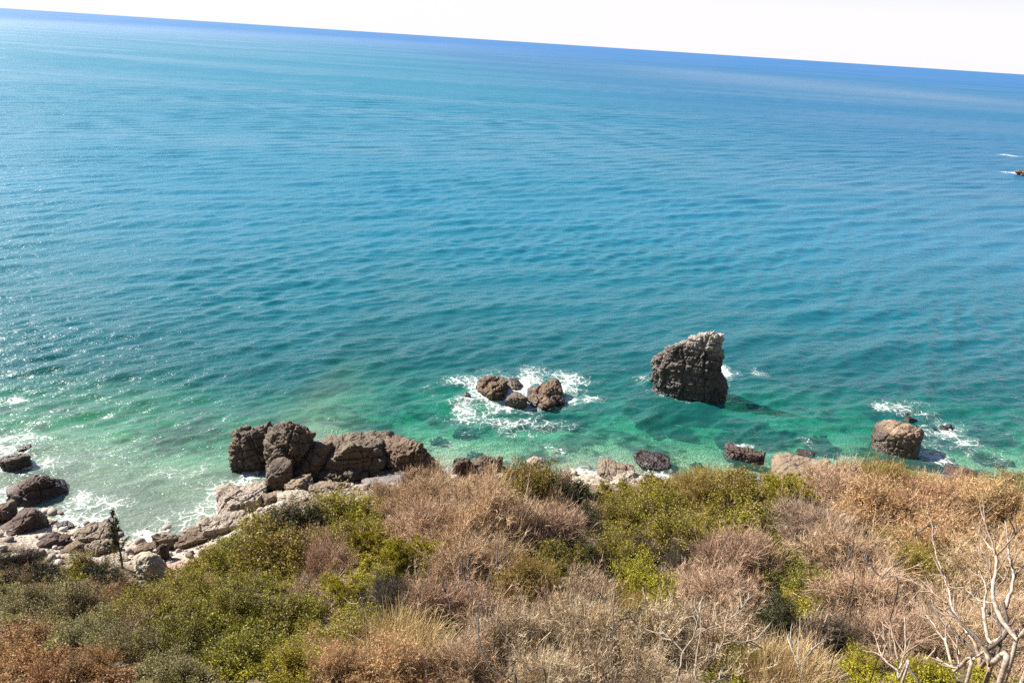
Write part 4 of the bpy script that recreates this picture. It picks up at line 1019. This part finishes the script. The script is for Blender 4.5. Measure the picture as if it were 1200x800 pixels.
sapling('dead_branch', [
    (B_PALE, [(425, 706), (418, 707), (410, 706), (404, 700)], (1.5, .8), (0, .2)), (B_PALE, [(424, 706), (425, 714)], (1.0, .6), (0, .1)),
], 23, 'short white dead twig on the lowest yellow green pine bush', B_PALE, 19, 0, 'dead branch')
# thin dark young pine on the beach rim
yp = hit(143, 664, .1)
root = bpy.data.objects.new('young_pine', None); col.objects.link(root); root.location = (yp[0], yp[1], yp[2] - .3)
tag(root, 'thin dark young pine standing alone against the white beach', 'pine tree')
rg = np.random.default_rng(3)
hp = 62 / F0 * ((yp - CAM) @ _fwd) / math.cos(.6)
tr = np.array([[[0, 0, 0], [.05, 0, hp * .35], [-.05, 0, hp * .7], [0, 0, hp]]])
link('trunk', mesh_np('trunk', *tubes(np.array([spline(tr[0], 14)]), .07, .015, 6), [B_DARK], smooth=True), root)
Pp, Dp = children(rg, np.array([spline(tr[0], 14)]), 24, 1.5, .2)
Lp = polylines(rg, Pp, Dp, (1.15 - Pp[:, 2] / hp * .75) * hp * .30 * rg.uniform(.6, 1.1, len(Pp)), 3, .15, .14)
link('branches', mesh_np('branches', *tubes(Lp, .02, .008, 4), [B_DARK]), root)
Pq, Dq = children(rg, Lp, 9, .7, .3)
T2 = np.repeat(Pq, 7, 0); D2 = np.repeat(Dq, 7, 0) + rg.normal(size=(len(Pq) * 7, 3)) * .6; D2 /= np.linalg.norm(D2, axis=1)[:, None]
link('crown', mesh_np('crown', *ribbons(polylines(rg, T2, D2, rg.uniform(.12, .24, len(T2)), 1, 0, .05), .03, rg), [LM['dark']]), root)

# ------------------------------------------------------------------ daylight
SUN = np.array([-.79, .34, .67]); SUN /= np.linalg.norm(SUN)
el = math.asin(SUN[2]); az = math.atan2(SUN[0], SUN[1])
w = bpy.data.worlds.new('World'); scn.world = w; w.use_nodes = True
nt = w.node_tree; nt.nodes.clear()
sky = nt.nodes.new('ShaderNodeTexSky'); sky.sky_type = 'NISHITA'; sky.sun_disc = False
sky.sun_elevation = el; sky.sun_rotation = az; sky.air_density = 1.0; sky.dust_density = .3; sky.ozone_density = 2.6; sky.altitude = 30
bg = nt.nodes.new('ShaderNodeBackground'); bg.inputs[1].default_value = .052
ow = nt.nodes.new('ShaderNodeOutputWorld')
# a veil of bright high haze, thickest towards the horizon
tcw = nt.nodes.new('ShaderNodeTexCoord'); spw = nt.nodes.new('ShaderNodeSeparateXYZ'); nt.links.new(tcw.outputs['Generated'], spw.inputs[0])
mrw = nt.nodes.new('ShaderNodeMapRange'); mrw.interpolation_type = 'SMOOTHSTEP'
nt.links.new(spw.outputs[2], mrw.inputs[0])
for i_, v_ in ((1, .05), (2, .13), (3, .92), (4, .0)): mrw.inputs[i_].default_value = v_
mxw = nt.nodes.new('ShaderNodeMix'); mxw.data_type = 'RGBA'
nt.links.new(mrw.outputs[0], mxw.inputs[0]); nt.links.new(sky.outputs[0], mxw.inputs[6]); mxw.inputs[7].default_value = (7.7, 7.5, 7.85, 1)
nt.links.new(mxw.outputs[2], bg.inputs[0]); nt.links.new(bg.outputs[0], ow.inputs[0])
sd = bpy.data.lights.new('sun', 'SUN'); sd.energy = 5.0; sd.angle = math.radians(.53); sd.color = (1, .95, .87)
so = bpy.data.objects.new('sun', sd); col.objects.link(so)
so.rotation_euler = Vector(-SUN).to_track_quat('-Z', 'Y').to_euler(); so.location = (-80, 40, 90)

scn.view_settings.view_transform = 'Standard'; scn.view_settings.look = 'None'
scn.view_settings.exposure = 1.36; scn.view_settings.gamma = 1
scn.render.engine = 'CYCLES'
cy = scn.cycles
cy.max_bounces = 6; cy.transparent_max_bounces = 8; cy.diffuse_bounces = 2; cy.glossy_bounces = 3; cy.transmission_bounces = 3
cy.caustics_reflective = False; cy.caustics_refractive = False
cy.sample_clamp_direct = 2.5; cy.sample_clamp_indirect = 3; cy.use_denoising = False
scn.render.filter_size = 1.1 if hasattr(scn.render, 'filter_size') else 1.5
